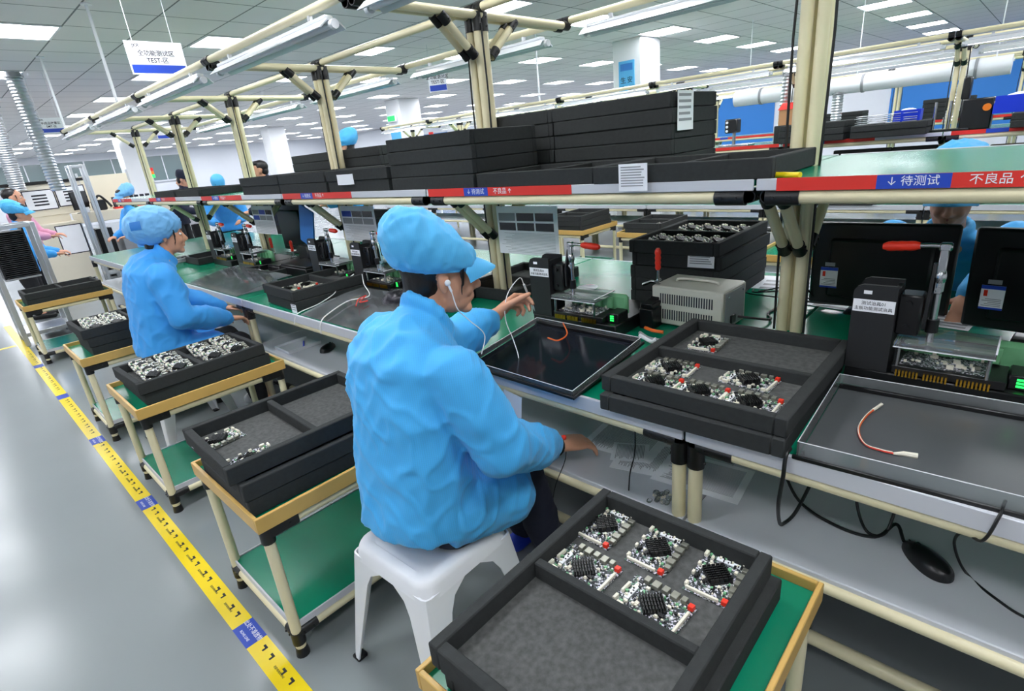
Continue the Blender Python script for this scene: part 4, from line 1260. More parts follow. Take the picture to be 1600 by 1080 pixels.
def person(label, loc, yaw, sp, head, arms, legs, coat, trou, cap='visor', hair='short', voxel=.008, coat_voxel=.009, capm='cap', amp=.005, group=None,
           collar=True, shoes='white', slack=1.0, lap=False, hs=1.0, cuff=.10):
    t = thing('person', label, 'person', loc, yaw, group)
    hc, pitch, hyaw, roll = head
    T = Matrix.Translation(hc) @ Matrix.Rotation(hyaw, 4, 'Z') @ Matrix.Rotation(pitch, 4, 'Y') @ Matrix.Rotation(roll, 4, 'X')
    nb = Vector(sp[-1][0:3])
    b = MB(); head_volumes(b, T)
    limb(b, [nb - Vector((.01, 0, .06)), nb + Vector((.0, 0, .02)), T @ Vector((-.018, 0, -.06))], [.062, .052, .054])
    b.loft([ring(s[:3], s[3] * .8, s[4] * .8) for s in sp])
    for side, (S, E_, W_, hd, hn, cu) in zip('RL', arms):
        limb(b, [S, E_, W_], [.045, .038, .027])
        hand(b, W_, hd, hn, side, cu, hs)
    for (H_, K, A, Tt) in legs:
        limb(b, [H_, K, A], [.075, .05, .034]); limb(b, [A, Vector(A).lerp(Vector(Tt), .5), Tt], [.034, .034, .028])
    put_mesh(fused(b, voxel, 3), 'body', M['skin'], t)
    # smock
    c = MB(); c.loft([ring(s[:3], s[3], s[4], s[5] if len(s) > 5 else 0) for s in sp])
    if collar:
        ct = sp[-1][5] if len(sp[-1]) > 5 else .2
        for k in range(26):
            a = 2 * PI * k / 26
            q = Vector((.064 * math.cos(a), .068 * math.sin(a), .006 - .012 * math.cos(a)))
            p = nb + Vector((q.x * math.cos(ct), q.y, q.z - q.x * math.sin(ct)))
            c.ell(p, (.0125, .0125, .022), 8, 6)
    for (S, E_, W_, hd, hn, cu) in arms:
        S = Vector(S); E_ = Vector(E_); W_ = Vector(W_)
        limb(c, [S, S.lerp(E_, .5), E_, E_.lerp(W_, .5), W_.lerp(E_, cuff)], [.073 * slack, .072 * slack, .068 * slack, .061 * slack, .047 * slack])
    if lap:
        for (H_, K, A, Tt) in legs: o_ = math.copysign(.03, H_[1]); limb(c, [Vector(H_) + Vector((0, o_, .04)), Vector(H_).lerp(Vector(K), .55) + Vector((0, o_, .012))], [.098, .104])
    put_mesh(fused(c, coat_voxel, 5, wrinkle(amp, 7, loc[1])), 'smock', M[coat], t)
    l = MB()
    for (H_, K, A, Tt) in legs:
        limb(l, [H_, Vector(H_).lerp(Vector(K), .5), K, Vector(K).lerp(Vector(A), .5), A], [.095, .088, .072, .066, .055])
    put_mesh(fused(l, .014, 3, wrinkle(.004, 9)), 'trousers', M[trou], t)
    for (H_, K, A, Tt) in legs:
        s = MB(); A = Vector(A); Tt = Vector(Tt); d = (Tt - A); d.z = 0; d.normalize()
        limb(s, [Vector((A.x, A.y, .045)) - d * .05, Vector((A.x, A.y, .05)) + d * .05, Vector((A.x, A.y, .036)) + d * .15], [.04, .042, .034], 12)
        s.v = [(p[0], p[1], max(p[2], 0.002)) for p in s.v]
        put_mesh(fused(s, .009, 2), 'shoe', M[shoes], t)
    # face details
    for s in (-1, 1):
        e = MB().ell(T @ Vector((.0795, s * .031, .003)), (.0105, .013, .0095), 14, 10, T.to_3x3()).build('eye', M['eyew'], t)
        MB().ell(T @ Vector((.0868, s * .031, .0)), (.004, .0055, .0055), 10, 8, T.to_3x3()).build('iris', M['hair'], e)
        up = MB(); up.tube([T @ Vector((.0865, s * (.018 + .006 * k), .0085 + .004 * math.sin(PI * k / 4))) for k in range(5)], 0, 8, [.002, .004, .0046, .004, .002]); up.build('eyelid', M['skin'], t)
        br = MB(); br.tube([T @ Vector((.0955 - .0022 * k, s * (.014 + .009 * k), .026 + .004 * math.sin(PI * k / 4))) for k in range(5)], 0, 8, [.0022, .0032, .0034, .003, .0015]); br.build('eyebrow', M['hair'], t)
    lp = MB(); lp.tube([T @ Vector((.094 - abs(k) * .004, k * .0075, -.0565 + .001 * abs(k))) for k in (-2.6, -1.5, 0, 1.5, 2.6)], 0, 8, [.002, .005, .006, .005, .002])
    lp.tube([T @ Vector((.093 - abs(k) * .004, k * .0075, -.066 - .001 * (3 - abs(k)))) for k in (-2.6, -1.5, 0, 1.5, 2.6)], 0, 8, [.002, .005, .0068, .005, .002])
    lp.build('lips', M['lips'], t)
    # hair
    h = MB()
    def HE(c_, r_): h.ell(T @ Vector(c_), r_, 18, 12, T.to_3x3())
    HE((-.028, 0, .045), (.098, .081, .086)); HE((-.052, 0, -.012), (.058, .069, .072))
    if hair == 'long':
        HE((-.065, 0, -.055), (.045, .062, .06))
        for s in (-1, 1): limb(h, [T @ Vector(p) for p in ((.045, s * .074, .03), (.05, s * .072, -.01), (.046, s * .07, -.05), (.036, s * .067, -.085))], [.009, .006, .004, .002], 8)
    else:
        HE((.022, 0, .095), (.06, .068, .034))
    put_mesh(fused(h, .007, 2, lambda p: .0025 * noise.noise(Vector((p.x * 90, p.y * 90, p.z * 14)))), 'hair', M['hair'], t)
    # head covering
    C = T @ Matrix.Rotation(-.16 if cap == 'puffy' else -.02, 4, 'Y')
    if cap in ('visor', 'peak'):
        q = MB(); k = 1.0 if cap == 'visor' else .86
        if cap == 'visor':
            rs = [(-.014, 0, .020, .104, .088, .0), (-.019, 0, .036, .120, .101, .0), (-.032, 0, .070, .126, .112, .0), (-.052, 0, .105, .115, .110, .03), (-.068, 0, .142, .093, .094, .06), (-.076, 0, .168, .068, .070, .08), (-.08, 0, .184, .036, .038, .08)]
        else:
            rs = [(-.012, 0, .024, .104, .086, .0), (-.014, 0, .05, .110, .092, .0), (-.02, 0, .090, .110, .094, .02), (-.026, 0, .126, .098, .086, .05), (-.03, 0, .148, .07, .06, .05), (-.03, 0, .154, .03, .03, .05)]
        q.loft([[C @ Vector(p) for p in ring(r_[:3], r_[3], r_[4], r_[5], 28, 2.0)] for r_ in rs])
        cp = put_mesh(fused(q, .008, 4, wrinkle(.006 if cap == 'visor' else .002, 15, 3)), 'cap', M[capm], t)
        v = MB(); top = []; n = 15
        for th in (0, .004):
            for i in range(n):
                u = -1 + 2 * i / (n - 1)
                for j in range(6):
                    w_ = j / 5
                    x = .068 + .030 * math.cos(u * 1.35) - .02 + w_ * (.085 * math.cos(u * 1.4)); y = u * (.089 - .006 * w_)
                    top.append(C @ Vector((x, y, .048 - .020 * w_ * w_ - .010 * w_ + th - .030 * u * u)))
        N = n * 6; fs = []
        for i in range(n - 1):
            for j in range(5):
                a = i * 6 + j; f = (a, a + 1, a + 7, a + 6); fs += [f[::-1], tuple(z + N for z in f)]
        edge = [j for j in range(6)] + [i * 6 + 5 for i in range(1, n)] + [(n - 1) * 6 + j for j in range(4, -1, -1)] + [i * 6 for i in range(n - 2, 0, -1)]
        for i in range(len(edge)): a, b_ = edge[i], edge[(i + 1) % len(edge)]; fs.append((a, b_, b_ + N, a + N))
        v.add(top, fs); v.build('visor', M[capm], cp, 60)
        sm = MB(); rr = []; b0 = rs[0]
        for i in range(28):
            a = 2 * PI * i / 28; rr.append(C @ Vector((b0[0] + b0[3] * math.cos(a) * .99, b0[4] * math.sin(a), b0[2] + .004 - b0[3] * math.cos(a) * math.sin(b0[5]))))
        if cap == 'visor': sm.tube(rr + [rr[0]], .005, 8); sm.build('hem_band', M[capm], cp)
    elif cap == 'puffy':
        q = MB(); q.ell(C @ Vector((-.045, 0, .062)), (.142, .124, .112), 26, 18, C.to_3x3()); q.ell(C @ Vector((.0, 0, .055)), (.108, .10, .075), 24, 14, C.to_3x3())
        cp = put_mesh(fused(q, .008, 3, wrinkle(.008, 14, 1)), 'cap', M[capm], t)
        pc = MB(); cc = C @ Vector((-.045, 0, .062)); R3 = C.to_3x3()
        vs = []; n = 6
        for th in (1.025, 1.05):
            for i in range(n):
                for j in range(n):
                    a = -2.35 + .42 * i / (n - 1); e = -.02 + .40 * j / (n - 1)
                    vs.append(cc + R3 @ Vector((.142 * th * math.cos(e) * math.cos(a), .124 * th * math.cos(e) * math.sin(a), .112 * th * math.sin(e))))
        fs = []; N = n * n
        for i in range(n - 1):
            for j in range(n - 1):
                a = i * n + j; f = (a, a + 1, a + n + 1, a + n); fs += [f, tuple(z + N for z in f)[::-1]]
        pc.add(vs, fs); tag(pc.build('patch', M['bluecl'], cp, 60), 'grey-blue square patch')
    return t, T


def rx(a, b, c): return (a, b, c)


RELAX = [(.35, .5, .35), (.4, .55, .35), (.45, .6, .4), (.5, .6, .4)]
FLAT = [(.15, .35, .25), (.18, .4, .25), (.22, .45, .3), (.28, .45, .3)]
PINCH = [(.75, .75, .45), (.8, .95, .6), (.95, 1.1, .7), (1.0, 1.15, .8)]

# woman at the press fixture (local frame: +x towards the bench)
seat = lambda dx=0, dz=0: [(.01 + dx, 0, .505 + dz, .20, .215), (-.005 + dx, 0, .56 + dz, .178, .205), (-.02 + dx, 0, .66 + dz, .145, .188), (-.032 + dx, 0, .78 + dz, .13, .182),
                           (-.012 + dx, .01, .92 + dz, .125, .188), (.022 + dx, .02, 1.015 + dz, .12, .192), (.07 + dx, .03, 1.085 + dz, .098, .155), (.112 + dx, .036, 1.13 + dz, .066, .085), (.132 + dx, .038, 1.155 + dz, .05, .06)]
hunch = [(.0, 0, .548, .18, .195, 0), (-.004, 0, .59, .172, .198, 0), (-.015, 0, .67, .145, .192, 0), (-.018, 0, .78, .124, .187, .05), (-.004, .01, .92, .120, .192, .15), (.02, .015, 1.01, .125, .195, .3),
         (.062, .02, 1.068, .108, .158, .5), (.098, .022, 1.085, .082, .102, .75), (.118, .022, 1.102, .064, .072, .85), (.126, .022, 1.108, .05, .055, .85)]
W1, T1 = person('woman on the white stool in blue smock and visor cap, white earphone in', (.775, 1.20, 0), 0, hunch,
    (Vector((.188, .012, 1.222)), .14, -.52, 0),
    [((.035, -.165, 1.0), (.10, -.25, .785), (.445, -.16, .588), (.90, -.20, -.26), (.1, .05, -1), FLAT),
     ((.085, .20, 1.02), (.375, .255, .905), (.595, .222, .952), (.82, .06, .22), (0, -.75, -.66), PINCH)],
    [((.02, -.095, .535), (.33, -.10, .515), (.45, -.09, .10), (.56, -.08, .03)), ((.02, .09, .535), (.36, .12, .515), (.50, .10, .10), (.66, .10, .03))],
    'jacket', 'navy', 'visor', 'long', .005, .008, 'cap', .010, slack=1.14, cuff=.26, shoes='shoe', lap=True, hs=1.22)
W2, T2 = person('woman in puffy pale blue cap and royal blue smock seated further left', (.80, 3.74, 0), 0, [(a, b, c + .03, d, e, f) for a, b, c, d, e, f in hunch],
    (Vector((.160, .02, 1.247)), .10, -.22, 0),
    [((.035, -.165, 1.03), (.06, -.235, .80), (.33, -.12, .69), (.9, .2, -.2), (.1, 0, -1), RELAX),
     ((.085, .20, 1.05), (.20, .25, .82), (.40, .15, .70), (.9, -.1, -.1), (0, -.4, -1), RELAX)],
    [((.02, -.095, .535), (.36, -.12, .52), (.38, -.13, .12), (.47, -.14, .03)), ((.02, .09, .535), (.38, .12, .515), (.44, .10, .10), (.55, .10, .03))],
    'jacket2', 'tblack', 'puffy', 'long', .007, .009, 'cap2', .008, slack=1.12, shoes='white', lap=True)
MR, TR = person('man in blue smock and cap facing us behind the two black monitors', (3.15, .232, 0), PI, 
    [(.02, 0, .505, .2, .215), (.0, 0, .56, .178, .205), (.03, 0, .66, .145, .19), (.10, 0, .78, .13, .185), (.19, 0, .90, .125, .19), (.26, 0, .99, .12, .21), (.335, 0, 1.03, .10, .17), (.365, 0, 1.055, .07, .09), (.38, 0, 1.07, .05, .06)],
    (Vector((.445, .0, 1.203)), .22, .05, 0),
    [((.26, -.20, 1.012), (.38, -.29, .85), (.58, -.12, .82), (.9, .3, -.1), (0, .2, -1), RELAX),
     ((.26, .20, 1.012), (.42, .18, .93), (.60, .115, .865), (.7, -.1, -.6), (0, -.2, -1), RELAX)],
    [((.02, -.095, .535), (.30, -.12, .535), (.30, -.13, .12), (.39, -.14, .03)), ((.02, .09, .535), (.30, .12, .535), (.30, .10, .10), (.40, .10, .03))],
    'jacket', 'tblack', 'visor', 'short', .006, .009, 'cap', .005)

stand = lambda lean=0.0, dz=0.0: [(0, 0, .80 + dz, .15, .19), (0, 0, .92 + dz, .14, .185), (.02 + lean * .2, 0, 1.05 + dz, .125, .175), (.02 + lean * .5, 0, 1.20 + dz - lean * .05, .125, .185), (.0 + lean * .8, 0, 1.32 + dz - lean * .15, .11, .19), (.0 + lean * .95, 0, 1.38 + dz - lean * .2, .09, .15), (.0 + lean * 1.05, 0, 1.425 + dz - lean * .22, .062, .08), (.0 + lean * 1.1, 0, 1.445 + dz - lean * .23, .05, .058)]
def standing(label, x, y, yaw, lean, hz, pitch, coat, trou, cap, capm='cap', hyaw=0.0, hair='short'):
    top = stand(lean)[-1]; dz = hz - .105 - top[2]
    s = stand(lean, dz); sh = s[4]
    ar = []
    for q in (-1, 1):
        ar.append(((sh[0], q * .195, sh[2] + .01), (sh[0] + .10, q * .24, sh[2] - .26), (sh[0] + .28, q * .15, sh[2] - .30), (.9, -.2 * q, -.1), (0, .2 * q, -1), RELAX))
    lz = .86 + dz
    lg = [((0, q * .095, lz), (.03, q * .10, lz * .54), (-.02, q * .10, .10), (.09, q * .11, .03)) for q in (-1, 1)]
    return person(label, (x, y, 0), yaw, s, (Vector((top[0] + .03, 0, hz)), pitch, hyaw, 0), ar, lg, coat, trou, cap, hair, .013, .014, capm, .005, shoes='black')


standing('person in blue cap bending forward behind the shelf between the third and fourth posts', 3.28, 9.15, -1.95, .35, 1.385, .75, 'jacket2', 'tblack', 'peak', 'cap')
standing('bareheaded dark-haired man in a dark coat in profile left of the third post', 3.42, 7.82, 2.75, .02, 1.55, .1, 'navy', 'tblack', 'none', hair='short')
standing('person in a blue cap standing behind the shelf stack beside the third post head', 3.24, 5.28, 2.6, .02, 1.685, .05, 'jacket', 'tblack', 'visor', 'cap')
standing('man in a dark navy cap and navy jacket leaning between the far posts', 2.965, 10.5, -.75, .22, 1.52, .35, 'navy', 'tblack', 'peak', 'navy')
standing('person in white top behind the man in the navy cap, face turned left', 3.38, 11.0, 2.9, .0, 1.515, .1, 'wcloth', 'tblack', 'none')
standing('person in a pale blue cap in profile behind the far end of the shelf', 2.26, 9.7, -2.9, .1, 1.365, .15, 'jacket2', 'tblack', 'visor', 'cap2')
standing('man in blue cap and smock at the left edge of the photo, leaning right', .72, 9.3, -.25, .12, 1.32, .1, 'jacket2', 'tblack', 'visor', 'cap')
standing('woman in a pink top at the left edge, behind the man in blue', .92, 9.95, -.35, .0, 1.515, .05, 'pink', 'tblack', 'none', hair='long')

# the pen-like tool held by the woman, its white lead, and her earphone
tl = thing('test_probe', 'white pen-shaped probe pinched in the woman\'s left hand', 'tool')
a = Vector((1.492, 1.380, 1.045)); b = Vector((1.592, 1.425, .905))
MB().tube([a, a.lerp(b, .5), a.lerp(b, .85), b], 0, 10, [.0042, .0045, .004, .0015]).build('barrel', M['white'], tl)
MB().tube([b, b + (b - a) * .05], .0012, 6).build('tip', M['steel'], tl)
cable('probe_lead', 'thin white lead rising from the probe and looping down to the bench', [a, a + Vector((-.02, -.0, .03)), (1.43, 1.40, 1.035), (1.395, 1.395, .99), (1.375, 1.38, .93), (1.37, 1.345, .86), (1.34, 1.30, .80), (1.27, 1.28, ZT + .004)], .0018, M['wwire'])
ep = thing('earphone', 'white earphone with its cord in the ear of the woman in the visor cap', 'earphone')
Wm = Matrix.Translation((.775, 1.20, 0)) @ T1
e0 = Wm @ Vector((.004, -.087, -.008))
MB().ell(e0, (.009, .008, .009), 12, 8).build('bud', M['white'], ep)
MB().tube([e0, e0 + Vector((.006, -.004, -.025))], .0035, 8).build('stem', M['white'], ep)
MB().tube(curve_pts([e0 + Vector((.006, -.004, -.025)), e0 + Vector((.02, -.004, -.08)), e0 + Vector((.06, .0, -.125)), (1.03, 1.13, 1.03), (1.0, 1.12, .98)]), .0016, 6).build('cord', M['wwire'], ep)
cable('data_cable', 'white cable looping over the large clear sheet and down the bench edge', [(1.72, 2.92, ZT + .12), (1.62, 2.75, ZT + .10), (1.56, 2.62, ZT + .06), (1.45, 2.66, ZT + .055), (1.30, 2.62, ZT + .03), (1.242, 2.60, ZT + .004), (1.238, 2.62, ZT - .06)], .003, M['wwire'], group='white cables over the clear sheet')
cable('data_cable', 'white cable with a slim plug lying left over the large clear sheet', [(1.70, 2.98, ZT + .12), (1.60, 3.0, ZT + .07), (1.50, 2.90, ZT + .055), (1.38, 2.87, ZT + .03), (1.26, 2.89, ZT + .006), (1.236, 2.91, ZT - .05)], .003, M['wwire'], group='white cables over the clear sheet')
wb = MB(); wb.tube([Vector((1.205, 1.035, .595)) + Vector((.01 * math.cos(a), .034 * math.sin(a), .032 * math.cos(a))) for a in [2 * PI * k / 16 for k in range(17)]], .0045, 8)
wr = thing('wrist_strap', 'dark beaded wrist strap with red bead on the woman\'s right wrist', 'wrist strap')
wb.build('band', M['black'], wr); MB().ell((1.22, 1.01, .625), (.009, .009, .009), 10, 8).build('bead', M['red'], wr)
MB().tube(curve_pts([(1.215, 1.0, .575), (1.225, 1.02, .52), (1.20, 1.05, .42), (1.22, 1.1, .25)]), .0015, 6).build('cord', M['cable'], wr)
# ------------------------------------------------------------------ second line of benches across the aisle
FX, FC, FP, FT, FS, FB = 6.1, 6.97, 1.385, .70, 1.285, 2.04
for k in range(-1, 6):
    bench(['bench of the second line at the right edge, blue bin on its shelf', 'bench of the second line behind the thick near post', 'bench of the second line right of the tall shelf stack, black device on its shelf',
           'bench of the second line hidden behind the tall shelf stack, only its lights showing', 'bench of the second line above the second post\'s stack, lights only', 'far bench of the second line left of the poster pillar, thin lights',
           'farthest bench of the second line near the exit sign pillar'][k + 1], 'workbench', FX, .71 + FP * k, FP, FC, FT, .47, FS, FB, 'benches of the second line', strip='b' if k in (-1, 1) else 'a', far=True)
    for s in (-1, 1):
        put_strip(FC + s * .70, .71 + FP * (k + .5), FB - .045, 'bright strip light of the second line, ' + ('near rail' if s < 0 else 'far rail') + ', ' + ['at the right edge', 'just right of the thick near post', 'just left of the thick near post', 'over the tall shelf stack',
                  'left of the poster pillar', 'second left of the poster pillar', 'farthest left'][k + 1], 'strip lights of the second line', True)
# third line
for k in range(-2, 4):
    bench(['bench of the third line, farthest right', 'bench of the third line under the white duct end', 'bench of the third line under the white duct', 'bench of the third line behind the thick near post',
           'bench of the third line right of the blue wall panel', 'bench of the third line in front of the blue wall panel'][k + 2], 'workbench', 10.4, 1.9 + 1.5 * k, 1.5, 11.3, .70, .47, 1.29, 2.04, 'benches of the third line', strip='b', far=True)
    put_strip(11.3 - .7, 1.9 + 1.5 * (k + .5), 2.0, 'bright strip light far away on the third line, ' + ['one', 'two', 'three', 'four', 'five', 'six'][k + 2] + ' from the right', 'strip lights of the third line', True)


def far_tray_stack(x, y, z, n, where):
    for i in range(n):
        tray(x + TW * .0 + RND.uniform(-.006, .006) + TW * .7, y, z + i * TH, PI / 2 + RND.uniform(-.01, .01), f'dark foam tray {ORD[i]} up in {where}', 'dark trays on the second line', True)


z0 = FS
far_tray_stack(6.53, 1.48, z0, 3, 'the stack beside the flexible duct on the second line')
far_tray_stack(6.53, .82, z0, 2, 'the stack under the film packs on the second line')
far_tray_stack(6.53, -.35, z0, 2, 'the stack below the blue bin at the right edge')
far_tray_stack(6.53, 3.55, z0, 4, 'the stack behind the tall shelf stack')
far_tray_stack(11.1, .9, 1.29, 5, 'the stack on the third line at the right')
far_tray_stack(11.1, 2.3, 1.29, 4, 'the stack on the third line left of the bin')
far_tray_stack(6.2, 1.10, FT, 3, 'the stack under the second line shelf')


def bin_(label, x, y, z, w=.24, d=.16, h=.1):
    t = thing('storage_bin', label, 'bin', (x, y, z), PI / 2, 'blue bins on the shelves')
    m = MB(); m.box((-w / 2, -d / 2, 0), (w / 2, d / 2, .006)); e = .006
    m.prism([(-d / 2, 0), (-d / 2 - .012, h), (-d / 2 - .006, h), (-d / 2 + e, 0)], -w / 2, w / 2, 0); m.prism([(d / 2, 0), (d / 2 + .012, h), (d / 2 + .006, h), (d / 2 - e, 0)], -w / 2, w / 2, 0)
    m.box((-w / 2 - e, -d / 2, 0), (-w / 2, d / 2, h)); m.box((w / 2, -d / 2, 0), (w / 2 + e, d / 2, h * .6))
    m.build('body', M['bluebin'], t)
    MB().ell((0, 0, h * .75), (w * .4, d * .4, h * .4), 12, 8).build('contents', M['white'], t)


bin_('blue bin of white packs on the shelf at the upper right', 6.66, .22, z0 + .12, .34, .2, .14)
bin_('blue bin with a tan block in front of the chrome stands', 6.62, .83 + .18, z0 + .12 - .0, .2, .14, .1)
bin_('small blue bin just left of the thick near post', 6.62, 1.85, z0, .16, .14, .12)
bx = thing('cardboard_box', 'brown cardboard box with red lid left of the thick near post', 'box', (6.9, 2.08, z0 + .18))
MB().box((-.14, -.14, 0), (.14, .14, .16), .003).build('carton', M['card'], bx); MB().prism([(-.15, .16), (.0, .23), (.15, .16)], -.15, .15, 1).build('red_flap', M['redlab'], bx)
MB().box((-.17, -.17, -.18), (.17, .17, 0), .006).build('foam_block', M['foam'], bx)
# black device with chrome bracket
dv = thing('microscope', 'black inspection device with chrome arm on a red-edged shelf right of the tall stack', 'microscope', (6.62, 2.62, z0))
MB().box((-.1, -.17, 0), (.12, .17, .025), .005).build('base', M['steel'], dv); MB().cyl((.06, .05, .02), (.06, .05, .24), .018).build('column', M['steel'], dv)
MB().box((-.05, -.02, .15), (.08, .12, .30), .012).build('head', M['black'], dv)
for i in range(3): MB().cyl((-.052, .09, .175 + i * .045), (-.06, .09, .175 + i * .045), .014, n=12).build('knob', M['white'], dv)
dv2 = thing('chrome_stand', 'chrome rod stands and black machine right of the thick post on the second line', 'stand', (6.66, .70, z0))
MB().box((-.06, -.16, 0), (.06, .16, .02), .003).build('base', M['black'], dv2)
for i in range(3): MB().cyl((0, -.11 + .11 * i, .02), (0, -.11 + .11 * i, .26), .011, n=10).build('rod', M['steel'], dv2)
mc = thing('bench_machine', 'small black machine with an orange knob on the second line shelf', 'machine', (6.72, .52, z0))
MB().box((-.1, -.12, 0), (.1, .1, .26), .01).build('body', M['black'], mc); MB().box((-.09, -.16, .14), (.0, -.02, .22), .01).build('grey_cover', M['grey'], mc)
MB().cyl((-.10, -.08, .18), (-.13, -.08, .18), .03, n=14).build('orange_knob', M['oled'], mc); MB().box((-.06, .06, .26), (.06, .12, .44), .008).build('upright', M['black'], mc)
for k in range(4):
    o = thing('film_pack', ['first', 'second', 'third', 'fourth'][k] + ' clear film pack from the right on the trays right of the thick post', 'pack', (6.63, .98 + .13 * k, z0 + 2 * TH), 0, 'film packs on the second line')
    q = MB(); r = random.Random(k)
    for i in range(5): q.box((-.1 + r.uniform(0, .02), -.055, i * .018), (.1, .055 + r.uniform(-.01, .01), i * .018 + .006), .002)
    q.build('folded_film', M['alu'], o)
tbx = thing('parts_case', 'lavender lidded case under the second line shelf at the right', 'case', (6.35, .62, FT)); MB().box((-.15, -.3, 0), (.15, .3, .42), .01).build('body', M['navy'], tbx); MB().box((-.155, -.22, .36), (.155, .22, .44), .008).build('lid', mat('lavender', (176, 150, 226), .5), tbx)
tbx = thing('tool_cabinet', 'brown cabinet under the second line shelf beside the slanted posts', 'cabinet', (6.7, .18, FT)); MB().box((-.12, -.2, .1), (.12, .2, .44), .01).build('body', mat('brown_box', (126, 92, 70), .6), tbx); MB().box((-.13, -.17, 0), (.1, .17, .1), .01).build('base', M['white'], tbx)


def flex_duct(label, x, y, z0_, z1_, r, lean=(0, 0)):
    t = thing('flexible_duct', label, 'duct', (x, y, z0_), 0, 'flexible ducts')
    m = MB(); H_ = z1_ - z0_; n = int(H_ / .035); rings = []
    for i in range(n * 2 + 1):
        u = i / (n * 2); rr = r * (1.0 if i % 2 else .86); rings.append([(lean[0] * u + rr * math.cos(2 * PI * k / 18), lean[1] * u + rr * math.sin(2 * PI * k / 18), H_ * u) for k in range(18)])
    m.loft(rings); m.build('hose', M['alu'], t, 20)
    MB().cyl((lean[0], lean[1], H_ - .03), (lean[0], lean[1], H_ + .02), r * 1.15, n=18).build('collar', M['grey'], t)


flex_duct('silver flexible duct on the second line left of the thick near post', 7.0, 2.26, z0 + .16, 2.0, .05, (0, -.03))
flex_duct('silver flexible duct leaning right of the thick near post', 9.0, .95, 1.30, 1.80, .07, (0, -.12))
flex_duct('silver flexible duct behind the film packs', 9.0, 2.2, 1.30, 1.80, .07, (0, .0))
flex_duct('big white flexible duct hanging at the left below a hanging sign', 1.31, 9.0, 1.55, CEIL - .03, .085, (-.03, .0))
flex_duct('white flexible duct at the very left edge behind the blue-capped man', 1.24, 12.0, 1.6, CEIL - .03, .11, (.05, 0))
dc = thing('air_duct', 'long white round air duct in front of the blue wall, ending at the upper right', 'duct', (9.0, 0, 1.87))
MB().cyl((0, .45, 0), (0, 3.6, 0), .105, n=24).build('pipe_run', M['white'], dc)
for y in (.75, 1.9, 3.2): MB().cyl((0, y, 0), (0, y + .03, 0), .115, n=24).build('band', M['grey'], dc)
for y in (.6, 2.0, 3.4): MB().cyl((0, y, .09), (0, y, CEIL - 1.87), .006, n=6).build('hanger', M['white'], dc)

# aisle carts between the lines
for i, (x, y, lb) in enumerate(((4.95, 2.62, 'cart across the aisle carrying a tray with pale boards, behind the tall tray stack'), (4.95, 3.62, 'cart across the aisle with stacked dark trays, beside the instruction sheet'),
                                (4.30, .98, 'green-topped cart across the aisle, left of the thick double post'))):
    dup(CT, (x, y, 0), 0, lb, 'carts in the far aisle')
for i in range(2): tray(4.98, 2.66 + .02 * i, .555 + i * TH, .02, ['lower', 'upper'][i] + ' dark tray on the aisle cart behind the tall stack', 'trays on the aisle carts')
for i in range(3): tray(4.99, 3.66, .555 + i * TH, .02 * i, ['lowest', 'middle', 'topmost'][i] + ' dark tray on the aisle cart beside the instruction sheet', 'trays on the aisle carts')
for i in range(3): board(5.12 + .13 * i, 2.80, .555 + TH + .017, 0, ['near', 'middle', 'far'][i] + ' pale board in the tray on the aisle cart behind the tall stack', 'boards on the aisle cart')
cable('cable_coil', 'green cable coil lying on the aisle cart left of the thick double post', [(4.55 + .15 * math.cos(a), 1.25 + .13 * math.sin(a), .565 + .004 * a) for a in [k * .6 for k in range(22)]], .006, M['green'])

# ------------------------------------------------------------------ right wall, pillars, back
for i, (ya, yb) in enumerate(((-5.5, 3.0), (5.7, 8.3), (19.5, 22.5))):
    t = thing('wall_board', ['wide blue board on the right wall at the upper right', 'blue board on the right wall behind the black device', 'small blue board far away right of the exit sign pillar'][i], 'board', (X1 - .03, ya, .8), 0, 'blue boards on the right wall')
    MB().box((0, 0, 0), (.03, yb - ya, 1.58), .002).build('panel', M['bluecl'], t)
    f = MB(); f.box((-.008, 0, 1.56), (0, yb - ya, 1.6)); f.build('top_frame', M['alu'], t)
for i, (x, y, w, d) in enumerate(((8.2, 4.75, .6, .5), (9.0, 12.0, .65, .6), (9.0, 19.5, .6, .6), (4.9, 21.0, .6, .6))):
    p = MB().box((x, y, 0), (x + w, y + d, CEIL), .01).build('trim_%d' % (i + 1), M['pillarw']); tag(p, 'white square pillar up to the ceiling', kind='structure')
ps = thing('wall_poster', 'blue poster on the white pillar in the middle, above the tall stack', 'poster', (8.19, 4.86, 1.98))
MB().box((0, 0, 0), (.01, .28, .62), .001).build('sheet', M['sky'], ps)
for i, tx in enumerate(('安全', '生产')):
    for j, ch in enumerate(tx): text_mesh(ch, .1, M['navy'], 'lettering', ps, plane_M((-.002, .08 + .12 * i, .34 - .13 * j), (0, -1, 0), (0, 0, 1)))
MB().box((-.001, .03, .48), (0, .25, .58)).build('heading_band', M['bluecl'], ps)
ps = thing('wall_poster', 'tall blue poster on the far white pillar under the green exit sign', 'poster', (8.99, 12.1, 1.25), 0)
MB().box((-.0, 0, 0), (.01, .42, 1.05), .001).build('sheet', M['sky'], ps); MB().box((-.002, .06, .1), (0, .36, .7)).build('text_block', M['paper'], ps)
ex = thing('exit_sign', 'green lit exit sign on the far white pillar', 'sign', (8.93, 12.1, 2.38)); MB().box((0, .05, 0), (.05, .40, .16), .004).build('housing', M['white'], ex); MB().box((-.003, .07, .02), (0, .38, .14)).build('face', M['exit'], ex)
w = MB(); w.box((2.5, Y1 - .06, 1.55), (9.5, Y1 - .03, 2.62)); o = w.build('window_1', mat('grey_glass', (120, 136, 138), .12, spec=.7)); tag(o, kind='structure')
w = MB()
for i in range(8): w.box((2.5 + i, Y1 - .08, 1.5), (2.54 + i, Y1 - .03, 2.66))
